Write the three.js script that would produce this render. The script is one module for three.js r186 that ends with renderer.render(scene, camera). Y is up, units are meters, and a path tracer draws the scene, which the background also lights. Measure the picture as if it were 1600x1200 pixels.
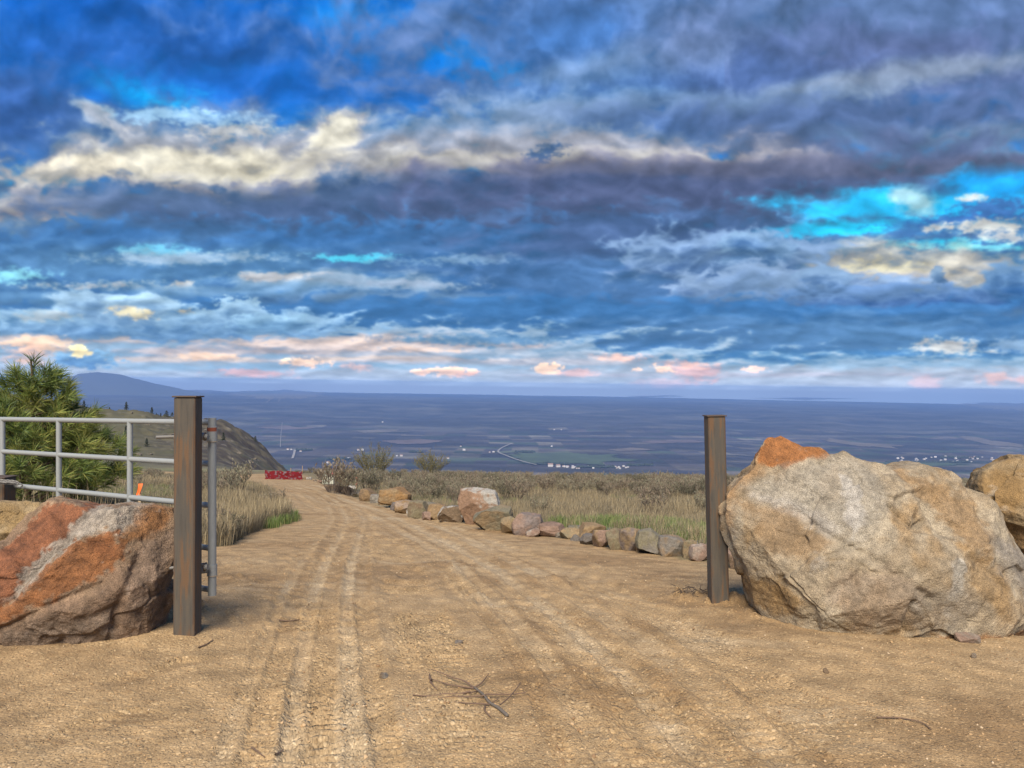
import * as THREE from 'three';
import { mergeGeometries, mergeVertices } from 'three/addons/utils/BufferGeometryUtils.js';
import { RoundedBoxGeometry } from 'three/addons/geometries/RoundedBoxGeometry.js';

// ---------- camera, exposure, sun ----------
const scene = new THREE.Scene();
const FOCAL = 1177;                                   // in units of the 1600 x 1200 frame
const camera = new THREE.PerspectiveCamera(2 * Math.atan(600 / FOCAL) * 180 / Math.PI, 4 / 3, 0.05, 150000);
camera.position.set(0, 1.6, 0);
camera.rotation.set(4 / FOCAL, 0, 0.8 * Math.PI / 180, 'YXZ');
camera.updateMatrixWorld(true);
const renderer = new THREE.WebGLRenderer({ antialias: true });
renderer.toneMapping = THREE.LinearToneMapping;
const EXPOSURE = 2.5;
renderer.toneMappingExposure = EXPOSURE;
renderer.shadowMap.enabled = true;
const sun = new THREE.DirectionalLight(new THREE.Color().setRGB(1.0, 0.88, 0.74), 2.8);
sun.position.set(-12, 56, 56);
sun.castShadow = true;
sun.shadow.radius = 64;
sun.shadow.mapSize.set(2048, 2048);
Object.assign(sun.shadow.camera, { left: -60, right: 60, top: 60, bottom: -60, near: 1, far: 260 });
scene.add(sun, sun.target);
const HAZE = 4.2e-5;
scene.fog = new THREE.FogExp2(new THREE.Color().setRGB(0.26, 0.48, 1.0), HAZE);

// ---------- noise ----------
function rng(seed) { let s = seed >>> 0; return () => { s = (s + 0x6D2B79F5) >>> 0; let t = s; t = Math.imul(t ^ (t >>> 15), t | 1); t ^= t + Math.imul(t ^ (t >>> 7), t | 61); return ((t ^ (t >>> 14)) >>> 0) / 4294967296; }; }
const PERM = new Uint8Array(512);
{ const r = rng(7), p = [...Array(256).keys()]; for (let i = 255; i > 0; i--) { const j = Math.floor(r() * (i + 1)); [p[i], p[j]] = [p[j], p[i]]; } for (let i = 0; i < 512; i++) PERM[i] = p[i & 255]; }
const fade = (t) => t * t * t * (t * (t * 6 - 15) + 10);
function grad2(h, x, y) { switch (h & 7) { case 0: return x + y; case 1: return x - y; case 2: return -x + y; case 3: return -x - y; case 4: return 1.4 * x; case 5: return -1.4 * x; case 6: return 1.4 * y; default: return -1.4 * y; } }
function noise2(x, y, per = 256) {
  const fx = Math.floor(x), fy = Math.floor(y), u = x - fx, v = y - fy;
  const x0 = (((fx % per) + per) % per) & 255, x1 = ((((fx + 1) % per) + per) % per) & 255, y0 = (((fy % per) + per) % per) & 255, y1 = ((((fy + 1) % per) + per) % per) & 255;
  const a = fade(u), b = fade(v);
  const n00 = grad2(PERM[PERM[x0] + y0], u, v), n10 = grad2(PERM[PERM[x1] + y0], u - 1, v), n01 = grad2(PERM[PERM[x0] + y1], u, v - 1), n11 = grad2(PERM[PERM[x1] + y1], u - 1, v - 1);
  return (n00 + a * (n10 - n00)) * (1 - b) + (n01 + a * (n11 - n01)) * b;
}
function grad3(h, x, y, z) { h &= 15; const u = h < 8 ? x : y, v = h < 4 ? y : h === 12 || h === 14 ? x : z; return ((h & 1) ? -u : u) + ((h & 2) ? -v : v); }
function noise3(x, y, z) {
  const fx = Math.floor(x), fy = Math.floor(y), fz = Math.floor(z), X = fx & 255, Y = fy & 255, Z = fz & 255;
  x -= fx; y -= fy; z -= fz;
  const u = fade(x), v = fade(y), w = fade(z), A = PERM[X] + Y, AA = PERM[A] + Z, AB = PERM[A + 1] + Z, B = PERM[X + 1] + Y, BA = PERM[B] + Z, BB = PERM[B + 1] + Z;
  const L = (a, b, t) => a + t * (b - a);
  return L(L(L(grad3(PERM[AA], x, y, z), grad3(PERM[BA], x - 1, y, z), u), L(grad3(PERM[AB], x, y - 1, z), grad3(PERM[BB], x - 1, y - 1, z), u), v),
    L(L(grad3(PERM[AA + 1], x, y, z - 1), grad3(PERM[BA + 1], x - 1, y, z - 1), u), L(grad3(PERM[AB + 1], x, y - 1, z - 1), grad3(PERM[BB + 1], x - 1, y - 1, z - 1), u), v), w);
}
function fbm2(x, y, o = 4, g = 0.5) { let s = 0, a = 1, t = 0; for (let i = 0; i < o; i++) { s += a * noise2(x, y); t += a; a *= g; x = x * 2.03 + 17.1; y = y * 2.03 + 9.7; } return s / t; }
function fbm3(x, y, z, o = 4, g = 0.5) { let s = 0, a = 1, t = 0; for (let i = 0; i < o; i++) { s += a * noise3(x, y, z); t += a; a *= g; x = x * 2.03 + 7.1; y = y * 2.03 + 3.7; z = z * 2.03 + 5.3; } return s / t; }
const clamp = (x, a = 0, b = 1) => Math.min(b, Math.max(a, x));
const sstep = (a, b, x) => { const t = clamp((x - a) / (b - a)); return t * t * (3 - 2 * t); };
const lerp = (a, b, t) => a + (b - a) * t;
const mix3 = (a, b, t) => [lerp(a[0], b[0], t), lerp(a[1], b[1], t), lerp(a[2], b[2], t)];
const toLin = (c) => c <= 0.04045 ? c / 12.92 : Math.pow((c + 0.055) / 1.055, 2.4);
function curve(pts) { return (x) => { if (x <= pts[0][0]) return pts[0][1]; for (let i = 1; i < pts.length; i++) if (x <= pts[i][0]) return lerp(pts[i - 1][1], pts[i][1], (x - pts[i - 1][0]) / (pts[i][0] - pts[i - 1][0])); return pts[pts.length - 1][1]; }; }

// ---------- sky: air and broken evening cloud, the same weather all round ----------
// features: [x, y, half width, half height, [r, g, b], opacity, softness, tilt], angles written as 1177 * tangent, y down from the zenith side
const SKYBITS = [
  // open blue
  [130, 75, 70, 30, [25, 140, 235], .8, .9], [235, 140, 80, 28, [20, 165, 248], .95, .7, .25], [300, 150, 60, 16, [40, 190, 250], .8, .7], [430, 130, 90, 30, [15, 110, 215], .8, .8], [620, 55, 150, 60, [15, 115, 220], .85, .9], [770, 120, 55, 26, [30, 150, 240], .9, .7, -.2], [720, 90, 90, 50, [15, 120, 222], .8, .8],
  [520, 30, 50, 20, [25, 140, 235], .7, .9], [25, 295, 60, 16, [45, 165, 228], .9, .6], [20, 240, 40, 30, [20, 110, 210], .6, .8],
  // high deck, left
  [160, 30, 230, 60, [26, 78, 165], .85, .8], [60, 120, 120, 70, [30, 82, 165], .85, .8], [340, 70, 210, 52, [38, 80, 158], .9, .7], [480, 130, 190, 34, [32, 84, 172], .8, .8], [620, 130, 110, 40, [42, 92, 172], .75, .8], [680, 30, 60, 25, [30, 95, 190], .5, .9],
  [70, 200, 140, 62, [66, 90, 146], .95, .6], [200, 225, 150, 40, [86, 108, 158], .9, .6], [20, 180, 80, 50, [52, 80, 145], .9, .7], [330, 215, 150, 40, [98, 115, 158], .8, .7],
  // high deck, right
  [1150, 40, 520, 110, [82, 104, 156], .96, .5], [1400, 70, 420, 130, [92, 106, 150], .95, .5], [1180, 150, 420, 90, [86, 102, 150], .95, .5], [1380, 100, 240, 45, [94, 98, 142], .9, .8], [1120, 120, 180, 40, [78, 94, 148], .9, .8], [900, 120, 120, 60, [70, 105, 165], .8, .8], [900, 55, 90, 50, [60, 105, 175], .6, .9],
  [1430, 118, 250, 15, [134, 144, 168], .85, .9, -.16], [1300, 155, 120, 12, [126, 138, 166], .8, .9, -.16], [1130, 165, 140, 16, [122, 138, 170], .7, .9, .1], [950, 95, 130, 22, [118, 134, 174], .8, .9, -.15], [860, 170, 140, 22, [132, 146, 178], .85, .8], [1060, 60, 60, 40, [112, 122, 168], .7, .9],
  [1330, 190, 330, 22, [88, 98, 142], .8, .8], [1300, 215, 380, 16, [120, 130, 152], .75, .9], [1450, 250, 300, 14, [124, 128, 146], .8, .9],
  [1130, 210, 260, 40, [88, 102, 150], .8, .7], [1000, 205, 90, 26, [82, 104, 158], .8, .8],
  // long dark belly across the middle
  [760, 310, 760, 80, [76, 88, 130], .97, .4], [300, 330, 330, 48, [82, 98, 138], .96, .5], [1200, 290, 420, 60, [84, 90, 126], .96, .5],
  // lit shoulders above it
  [380, 245, 250, 42, [150, 156, 166], .95, .5], [640, 235, 260, 40, [140, 148, 170], .95, .5], [700, 200, 190, 30, [128, 142, 176], .8, .8], [880, 235, 240, 26, [146, 150, 162], .9, .6],
  [300, 262, 150, 24, [204, 198, 178], .95, .7], [385, 255, 100, 30, [206, 200, 180], .9, .7], [430, 285, 60, 26, [214, 208, 184], .9, .7], [515, 215, 34, 24, [228, 220, 192], .95, .8, -.5], [560, 250, 90, 22, [180, 178, 172], .8, .8], [740, 252, 150, 11, [188, 185, 174], .9, .8], [950, 246, 220, 12, [190, 186, 174], .9, .8], [850, 262, 230, 8, [178, 175, 162], .8, .9], [310, 302, 50, 8, [216, 206, 180], .9, .7, .25], [370, 200, 70, 14, [186, 188, 184], .85, .7], [330, 180, 90, 10, [150, 175, 208], .8, .7], [160, 180, 30, 20, [200, 202, 204], .9, .6, .5], [262, 178, 66, 10, [150, 180, 212], .85, .7],
  [95, 272, 84, 19, [216, 208, 188], .98, .45], [60, 336, 86, 30, [214, 206, 182], .98, .5], [30, 350, 80, 16, [190, 180, 168], .8, .8],
  [868, 238, 24, 14, [72, 88, 130], .95, .5], [450, 325, 240, 30, [88, 98, 132], .7, .8], [190, 320, 120, 24, [96, 106, 140], .8, .7],
  [640, 340, 460, 34, [72, 84, 124], .85, .7], [980, 300, 330, 40, [78, 82, 118], .85, .7], [1250, 262, 380, 12, [92, 94, 120], .8, .8], [560, 380, 430, 20, [60, 86, 138], .95, .6], [220, 368, 260, 20, [74, 102, 150], .95, .6], [880, 350, 200, 34, [80, 84, 120], .8, .8],
  // middle distance, between the decks
  [800, 440, 1100, 62, [62, 100, 156], .95, .35], [250, 415, 330, 34, [84, 118, 162], .9, .6], [1020, 410, 330, 60, [72, 98, 146], .95, .5],
  [1460, 320, 200, 26, [42, 178, 236], .98, .55], [1300, 357, 130, 11, [44, 195, 244], .98, .55, -.12], [1420, 378, 120, 7, [60, 198, 238], .95, .6], [1550, 290, 90, 18, [34, 150, 226], .95, .6], [1540, 385, 90, 6, [100, 205, 230], .9, .6],
  [560, 401, 56, 6, [84, 198, 230], .95, .6], [250, 392, 56, 7, [110, 195, 228], .9, .6], [25, 430, 55, 9, [140, 208, 228], .95, .6],
  [1500, 345, 110, 13, [58, 98, 166], .95, .6], [1340, 377, 90, 9, [72, 100, 152], .95, .6], [1570, 325, 60, 16, [62, 98, 160], .95, .6], [1430, 312, 36, 22, [188, 194, 196], .95, .6], [1525, 308, 24, 6, [226, 226, 218], .95, .6], [1540, 354, 70, 9, [216, 212, 198], .95, .6], [1460, 352, 26, 5, [212, 210, 202], .9, .6], [1590, 370, 50, 8, [190, 190, 186], .9, .6],
  [1400, 412, 180, 30, [188, 186, 172], .98, .45], [1375, 420, 80, 16, [216, 208, 174], .9, .7], [1490, 440, 120, 20, [194, 188, 172], .98, .5], [1560, 420, 70, 18, [184, 180, 170], .95, .5], [1420, 436, 70, 12, [168, 166, 162], .8, .7],
  [1092, 385, 24, 11, [228, 224, 214], .98, .5], [1195, 376, 26, 5, [200, 205, 200], .9, .5],
  [500, 440, 150, 13, [162, 172, 188], .92, .7], [420, 432, 60, 8, [190, 190, 190], .9, .6], [290, 403, 120, 9, [150, 166, 190], .9, .7], [160, 444, 80, 7, [186, 190, 194], .9, .6], [288, 446, 24, 8, [218, 210, 194], .95, .6], [570, 470, 180, 12, [128, 146, 180], .9, .7], [625, 446, 90, 7, [150, 162, 186], .9, .7], [720, 406, 100, 7, [128, 150, 184], .85, .7], [370, 455, 160, 10, [112, 140, 178], .85, .7], [100, 470, 150, 10, [100, 132, 172], .8, .7],
  [1000, 375, 180, 34, [76, 90, 134], .95, .6], [1060, 450, 170, 44, [78, 108, 158], .95, .5], [1135, 410, 120, 44, [80, 100, 146], .96, .35], [1175, 395, 46, 28, [80, 104, 148], .96, .3], [1150, 378, 30, 16, [84, 108, 152], .95, .3], [1245, 455, 150, 34, [92, 110, 154], .97, .35], [1290, 440, 36, 20, [86, 108, 152], .95, .3], [1170, 450, 40, 20, [110, 128, 166], .8, .5], [1230, 440, 40, 14, [118, 134, 168], .8, .5],
  [1430, 468, 150, 15, [64, 90, 146], .97, .35], [1595, 440, 36, 26, [66, 94, 144], .97, .4], [1463, 430, 11, 12, [84, 104, 142], .95, .4], [1330, 492, 330, 12, [92, 116, 160], .85, .7],
  // blue shade under the decks
  [900, 520, 800, 36, [58, 100, 156], .97, .35], [640, 492, 480, 20, [62, 102, 156], .95, .5], [1280, 525, 420, 26, [88, 120, 164], .9, .6], [1020, 525, 200, 20, [80, 112, 160], .7, .7], [1320, 562, 360, 12, [64, 112, 164], .95, .5], [60, 500, 120, 14, [96, 130, 172], .8, .6],
  [1485, 543, 56, 12, [208, 206, 198], .97, .5], [1555, 549, 14, 4, [214, 212, 206], .95, .5], [1595, 541, 46, 12, [132, 152, 184], .95, .5],
  // pale strip above the horizon
  [330, 560, 620, 44, [160, 172, 190], .96, .3], [1000, 586, 1000, 25, [170, 180, 197], .95, .5], [620, 545, 200, 22, [168, 174, 186], .9, .5],
  [300, 528, 320, 6, [206, 188, 176], .9, .8], [560, 538, 190, 6, [212, 188, 174], .9, .7], [640, 546, 90, 4, [222, 192, 172], .9, .7], [420, 548, 200, 5, [196, 182, 178], .9, .7], [290, 560, 190, 4, [208, 190, 176], .85, .8], [620, 562, 150, 4, [212, 192, 178], .85, .8], [500, 572, 300, 5, [132, 156, 188], .7, .8], [880, 566, 200, 4, [186, 186, 194], .8, .8], [1180, 586, 260, 3, [184, 184, 198], .8, .8], [760, 530, 120, 7, [88, 122, 166], .8, .6],
  [250, 506, 225, 17, [104, 132, 172], .98, .3], [158, 478, 46, 19, [118, 142, 178], .98, .25], [215, 480, 36, 18, [122, 146, 180], .98, .25], [300, 498, 50, 12, [112, 138, 174], .98, .3], [366, 487, 40, 16, [116, 142, 178], .98, .25], [420, 506, 50, 12, [104, 134, 172], .98, .3], [208, 489, 30, 8, [226, 212, 168], .95, .6, .2], [275, 488, 14, 4, [214, 206, 180], .9, .6], [75, 495, 40, 8, [170, 180, 184], .8, .6],
  [58, 534, 54, 9, [240, 206, 174], .96, .5], [40, 552, 34, 14, [240, 194, 166], .95, .5], [88, 548, 30, 8, [234, 200, 170], .9, .5], [130, 560, 48, 12, [98, 134, 180], .97, .35], [126, 547, 16, 9, [250, 226, 160], .97, .4], [320, 556, 46, 5, [236, 200, 170], .9, .6], [392, 583, 56, 6, [218, 172, 168], .95, .5], [480, 566, 32, 7, [240, 200, 172], .95, .4], [560, 575, 24, 5, [222, 186, 176], .9, .6],
  [702, 580, 36, 7, [246, 200, 172], .96, .4], [660, 582, 13, 5, [240, 196, 172], .9, .4], [728, 584, 20, 5, [230, 184, 170], .9, .5], [855, 576, 21, 8, [246, 204, 172], .97, .4], [905, 583, 24, 6, [226, 184, 178], .9, .5], [985, 560, 36, 5, [240, 196, 178], .95, .5], [1080, 580, 38, 13, [224, 178, 174], .9, .6], [1068, 570, 40, 5, [230, 186, 172], .9, .5], [1037, 577, 15, 6, [240, 200, 176], .95, .4], [1175, 576, 18, 4, [240, 204, 190], .95, .4], [1000, 578, 10, 3, [236, 200, 180], .9, .4], [1556, 592, 22, 8, [228, 186, 176], .9, .5], [1446, 598, 26, 8, [210, 182, 186], .85, .6], [1600, 594, 14, 6, [226, 184, 178], .9, .5], [1030, 598, 40, 6, [206, 180, 186], .7, .7],
].map((b) => ({ x: b[0], y: b[1], w: b[2], h: b[3], c: b[4], o: b[5], s: b[6] ?? .6, t: b[7] ?? 0 }));
const skyRamp = [[-420, [30, 88, 172]], [0, [24, 92, 188]], [180, [34, 104, 194]], [330, [70, 124, 184]], [450, [80, 120, 172]], [540, [112, 146, 184]], [572, [172, 182, 196]], [598, [176, 183, 197]], [640, [176, 183, 197]]];
function ramp(y) { if (y <= skyRamp[0][0]) return skyRamp[0][1]; for (let i = 1; i < skyRamp.length; i++) if (y <= skyRamp[i][0]) return mix3(skyRamp[i - 1][1], skyRamp[i][1], (y - skyRamp[i - 1][0]) / (skyRamp[i][0] - skyRamp[i - 1][0])); return skyRamp[skyRamp.length - 1][1]; }
const deckSlate = [84, 104, 146];
/** billowing noise: rounded heads, sharp valleys */
function billow(x, y, o, g) { let v = 0, a = 1, t = 0; for (let i = 0; i < o; i++) { v += a * (1 - 2.6 * Math.abs(noise2(x, y))); t += a; a *= g; const X = x * 1.62 + y * 1.21 + 13.7; y = y * 1.62 - x * 1.21 + 5.1; x = X; } return v / t; }
function skyColour(px, py) {
  // cloud texture gets finer and more drawn out towards the horizon
  const near = clamp((612 - py) / 612, 0.03, 1.4), NX = (x) => x / 74, NY = (y) => -8.2 * Math.log(14 + 74 * clamp((612 - y) / 612, 0, 2));
  const X = NX(px), Y = NY(py);
  const lo = fbm2(X * .3 + 3, Y * .3 + 40, 3, .5), lp = fbm2(X * .3 + 90, Y * .3 + 7, 3, .5);
  const mi = fbm2(X * 1.1 + 50, Y * 1.1 + 21, 4, .55), mj = fbm2(X * 1.1 + 8, Y * 1.1 + 66, 4, .55);
  const wx = px + lo * (22 + 34 * near) + mi * (8 + 12 * near), wy = py + lp * (3 + 16 * near) + mj * (2 + 8 * near);
  const U = X + lo * .5 + mi * .12, W = Y + lp * .5 + mj * .12;
  const B1 = billow(U * .62 + 2, W * .72 + 9, 5, .48), B2 = billow(X * 1.7 + mi * .4 + 30, Y * 1.8 + mj * .4 + 4, 4, .5);
  const L1 = billow((U - .12) * .62 + 2, (W - .3) * .72 + 9, 3, .48);
  const wisp = fbm2(U * .75 + 70, W * 1.25 + 3, 6, .54);
  const hf = fbm2(px / 15 + 4, py / 7 + 8, 4, .62);
  let c = ramp(py);
  const deck = sstep(-.12, .30, wisp + .25 * B1 - .05 + (py > 470 ? -.08 : .08));
  c = mix3(c, mix3(deckSlate, [120, 138, 170], clamp(.4 + B2)), deck * .55 * sstep(640, 520, py));
  const body = B1 * .5 + B2 * .34, thin = wisp * 1.35 + B2 * .22;
  for (const b of SKYBITS) {
    const rx = wx - b.x, ry = wy - b.y;
    if (Math.abs(rx) > b.w * 1.9 || Math.abs(ry) > b.h * 1.9 + Math.abs(b.t) * b.w * 1.9) continue;
    const u = rx / b.w, v = (ry - rx * b.t) / b.h, r = Math.sqrt(u * u + v * v), puff = b.s < .42 && b.h < 70, bright = b.c[0] > 150;
    const soft = puff ? .2 : bright ? .5 : b.s * .85;
    const e = 1 - r * (bright ? 1.05 : .92) + (puff ? body * 1.15 : bright ? body * .5 + thin * 1.0 : thin * .8 + body * .25), tiny = b.h < 17 && b.w < 130, a = b.o * (bright ? tiny ? .88 : .8 : 1) * sstep(-soft, soft * 1.3, tiny ? e * .7 + hf * 1.25 - .12 + .3 * (1 - r) : e);
    if (a > .004) { const lit = puff && b.w < 260 ? clamp(.5 - v * .7 - e * .5 + B2 * .9, -.45, 1.1) * 38 : 0; c = mix3(c, [b.c[0] + lit, b.c[1] + lit * .95, b.c[2] + lit * .75], a); }
  }
  const relief = (B1 - L1) * .24 + B2 * .08 + wisp * .15, blue = clamp((c[2] - 2 * c[0]) / 60), lum = 1 + .5 * clamp((c[0] - 130) / 60), g = 1.07 + clamp(relief * lum, -.24, .30) * sstep(650, 575, py) * (.35 + .65 * near ** .3);
  const warm = clamp(relief, 0, .3) * 24, slate = clamp((c[2] - c[0] - 18) / 30) * clamp((105 - (c[2] - c[0])) / 30);
  return [c[0] * g + warm - slate * 5, c[1] * g + warm * .88 + slate * 8 + blue * 12, c[2] * g + warm * .6 + slate * 7 + blue * 10];
}
{
  const W = 4096, H = 2048, Q = 512, data = new Float32Array(W * H * 4), meanEl = [78, 108, 160].map((v) => toLin(v / 255));
  const air = [.09, .15, .34];
  // one eighth of the round is computed either side of the view and continued by reflection
  for (let j = H / 2 - 8; j < H; j++) {
    const el = ((j + .5) / H - .5) * Math.PI, te = Math.tan(Math.max(el, -.01));
    for (let i = 0; i < 2 * Q; i++) {
      const az = ((i + .5) / (2 * Q) - .5) * Math.PI / 2, ca = Math.cos(az);
      // undo the camera's small roll so that features sit where they were read
      let X = FOCAL * Math.tan(az), Y = 604 - FOCAL * te / ca;
      Y += X * 0.01396; const px = 800 + X - (Y - 604) * 0.01396;
      let py = Y; const blend = sstep(.62, 1.1, el);
      if (py < -10) py = -20 - py; if (py > 560 && el > .3) py = 560 - (py - 560); if (el > .3 && py < -400) py = -400 + (py + 400) * .02;
      // what the haze in front of it takes away and adds low down
      const clear = Math.exp(-HAZE * Math.min(38000, 225 / Math.max(Math.tan(el), 1e-4)));
      const c = el > 1.15 ? [0, 0, 0] : skyColour(px, py).map((v) => toLin(clamp(v / 255, 0, 1.15)));
      for (let q = 0; q < 4; q++) {
        const col = ((q % 2 ? 2 * Q - 1 - i : i) + q * 2 * Q + W - Q + Math.round(W * .75)) % W;
        const o = (j * W + col) * 4;
        for (let k = 0; k < 3; k++) data[o + k] = (lerp(c[k], meanEl[k], blend) - (1 - clear) * air[k]) / clear / EXPOSURE;
        data[o + 3] = 1;
      }
    }
  }
  for (let j = 0; j < H / 2 - 8; j++) for (let i = 0; i < W; i++) { const o = (j * W + i) * 4; data[o] = 1.5 / EXPOSURE; data[o + 1] = 1.5 / EXPOSURE; data[o + 2] = 1.25 / EXPOSURE; data[o + 3] = 1; }
  const sky = new THREE.DataTexture(data, W, H, THREE.RGBAFormat, THREE.FloatType);
  sky.mapping = THREE.EquirectangularReflectionMapping; sky.magFilter = THREE.LinearFilter; sky.minFilter = THREE.LinearFilter; sky.needsUpdate = true;
  scene.background = sky; scene.environment = sky;
}

// ---------- helpers ----------
const names = {};
function numbered(n) { if (!(n in names)) { names[n] = 0; return n; } return n + '_' + String(++names[n]).padStart(3, '0'); }
function tag(o, label, category, group, kind) { o.userData.label = label; o.userData.category = category; if (group) o.userData.group = group; if (kind) o.userData.kind = kind; return o; }
function shadows(o) { o.traverse((m) => { if (m.isMesh) { m.castShadow = true; m.receiveShadow = true; } }); return o; }
function top(o, name) { o.name = numbered(name); scene.add(o); return shadows(o); }
function part(name, g, m, parent) { const o = new THREE.Mesh(g, m); o.name = name; parent.add(o); shadows(o); return o; }
function group(name, x, y, z) { const o = new THREE.Group(); o.position.set(x, y, z); o.name = numbered(name); scene.add(o); return o; }
const rgb = (r, g, b) => new THREE.Color().setRGB(r, g, b);
function std(r, g, b, rough = .9, extra = {}) { return new THREE.MeshStandardMaterial({ color: rgb(r, g, b), roughness: rough, ...extra }); }
const V = (x, y, z) => new THREE.Vector3(x, y, z);
function dirOf(px, py) { return V((px - 800) / FOCAL, -(py - 600) / FOCAL, -1).applyQuaternion(camera.quaternion); }
/** the point that stands `d` metres in front of the viewpoint on the line of sight read from the photograph */
function at(px, py, d) { const v = dirOf(px, py); return v.multiplyScalar(d / -v.z).add(camera.position); }
function tube(a, b, r, seg = 10, r2 = r) { const v = b.clone().sub(a), g = new THREE.CylinderGeometry(r2, r, v.length(), seg, 1); g.applyQuaternion(new THREE.Quaternion().setFromUnitVectors(V(0, 1, 0), v.clone().normalize())); g.translate((a.x + b.x) / 2, (a.y + b.y) / 2, (a.z + b.z) / 2); return g; }
function paint(g, fn) { const p = g.attributes.position, c = new Float32Array(p.count * 3); for (let i = 0; i < p.count; i++) { const v = fn(p.getX(i), p.getY(i), p.getZ(i), i); c[3 * i] = v[0]; c[3 * i + 1] = v[1]; c[3 * i + 2] = v[2]; } g.setAttribute('color', new THREE.BufferAttribute(c, 3)); return g; }
class Soup { // loose triangles with colours
  constructor() { this.p = []; this.c = []; this.n = []; }
  tri(a, b, c, col, n) { this.p.push(a[0], a[1], a[2], b[0], b[1], b[2], c[0], c[1], c[2]); for (let i = 0; i < 3; i++) this.c.push(col[0], col[1], col[2]); if (n) for (let i = 0; i < 3; i++) this.n.push(n[0], n[1], n[2]); }
  geo() { const g = new THREE.BufferGeometry(); g.setAttribute('position', new THREE.Float32BufferAttribute(this.p, 3)); g.setAttribute('color', new THREE.Float32BufferAttribute(this.c, 3)); if (this.n.length === this.p.length) g.setAttribute('normal', new THREE.Float32BufferAttribute(this.n, 3)); else g.computeVertexNormals(); return g; }
}

// ---------- land ----------
const softp = (t, k = 1.5) => .5 * (t + Math.sqrt(t * t + k));
const hillCrest = curve([[-400, 0], [0, -4], [120, -11], [165, -15], [250, -18.5], [330, -21], [352, -22.5], [380, -28], [400, -32], [425, -39], [440, -44], [460, -52], [478, -60], [520, -75]]);
const plateau = curve([[-600, -400], [400, -430], [800, -450], [1200, -490], [1500, -520], [2200, -540]]);
const edgeL = curve([[8, -6], [9, -4.6], [9.6, -3.75], [11, -4.0], [12.7, -4.25], [14.5, -4.3], [18, -5.4], [22, -6.9], [30, -10], [40, -14], [60, -23], [90, -42], [120, -64]]);
const edgeR = curve([[7, 3.0], [8.7, 2.15], [9.7, 1.6], [11.4, .95], [12.6, 0], [14.9, -1.27], [18.7, -2.9], [24, -4.9], [32, -7.6], [45, -11.6], [60, -15.3], [90, -25], [120, -36]]);
function farLand(x, d) {
  const r = Math.max(d, 1), px = clamp(800 + FOCAL * x / r, -900, 2500);
  const n = fbm2(x / 3300 + 4, d / 3300, 4), rid = 1 - Math.abs(fbm2(x / 2600 + 30, d / 4200 + 8, 4)) * 3.2;
  const t = clamp((d - 10500 - 1400 * n) / 11500), t2 = t * t * (3 - 2 * t);
  let h = lerp(-700, plateau(px), t2);
  h += 62 * Math.sin(t * Math.PI) * rid + 40 * n * Math.sin(t * Math.PI);
  h += 34 * sstep(.8, 1, t) * fbm2(x / 5200, d / 5200 + 60, 3);
  h += 10 * fbm2(x / 900, d / 900, 2);
  return h;
}
function G0(x, z) { // smooth lie of the land; d runs away from the viewer
  const d = -z;
  let h = -0.11 * softp(d - 5) + .067 * 0;
  h += .28 * sstep(-4.6, -7, x) * sstep(7.5, 10.5, d) * sstep(60, 25, d);
  h += .10 * sstep(.2, 1.2, x - edgeR(d)) * sstep(8, 10, d) * sstep(120, 90, d);
  const rough = sstep(14, 60, d);
  if (rough > 0) h += rough * (.35 * fbm2(x / 22, z / 22, 3) + .12 * fbm2(x / 5, z / 5, 2));
  if (d > 105) {
    const px = 800 + FOCAL * x / d, wl = 1 - sstep(476, 530, px);
    const hr = h - .27 * Math.max(0, softp(d - 128, 500) - 3.6);
    const t = sstep(170, 450, d), c = hillCrest(px) + (fbm2(x / 26, z / 26, 4, .6) * 3.6 + fbm2(x / 9, z / 9, 3) * 2) * sstep(240, 400, d);
    const n = fbm2(x / 60, z / 60, 5, .55), gul = Math.abs(fbm2(x / 46 + z / 90, z / 70, 4));
    let hl = lerp(h, c, t ** 1.15) + (n * 7 - gul * 8) * t * sstep(560, 430, d) * .8;
    if (d > 450) hl = c - .42 * (d - 450) + n * 5;
    hl -= .0;
    h = lerp(hr, hl, wl);
    if (d > 300) { const f = farLand(x, d); h = h > f ? h : f; }
  }
  if (d < -40) h -= .03 * (-d - 40);
  return h;
}
/** where a line of sight read from the photograph meets the ground */
function pg(px, py, f = G0) { const v = dirOf(px, py), s = 1 / -v.z; let lo = 1.5, hi = 1.5; const hAt = (d) => camera.position.y + v.y * s * d - f(v.x * s * d, -d); while (hAt(hi) > 0 && hi < 400) { lo = hi; hi *= 1.03; } for (let i = 0; i < 30; i++) { const m = (lo + hi) / 2; if (hAt(m) > 0) lo = m; else hi = m; } const d = (lo + hi) / 2, x = v.x * s * d; return V(x, f(x, -d), -d); }
function grassiness(x, z) { // 0 on the graded dirt, 1 on the grown land
  const d = -z; if (d < 6.5) return 0;
  const w = .35 + .02 * d, n = .5 * fbm2(x * 1.1, z * 1.1, 3);
  const l = sstep(-w, w, edgeL(d) - x + n) * sstep(7.9, 8.8, d + n), r = sstep(-w, w, x - edgeR(d) - .15 + n * .6) * sstep(7.2, 8.6, d + n);
  return Math.max(l, r, sstep(98, 108, d + 4 * n));
}
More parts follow.
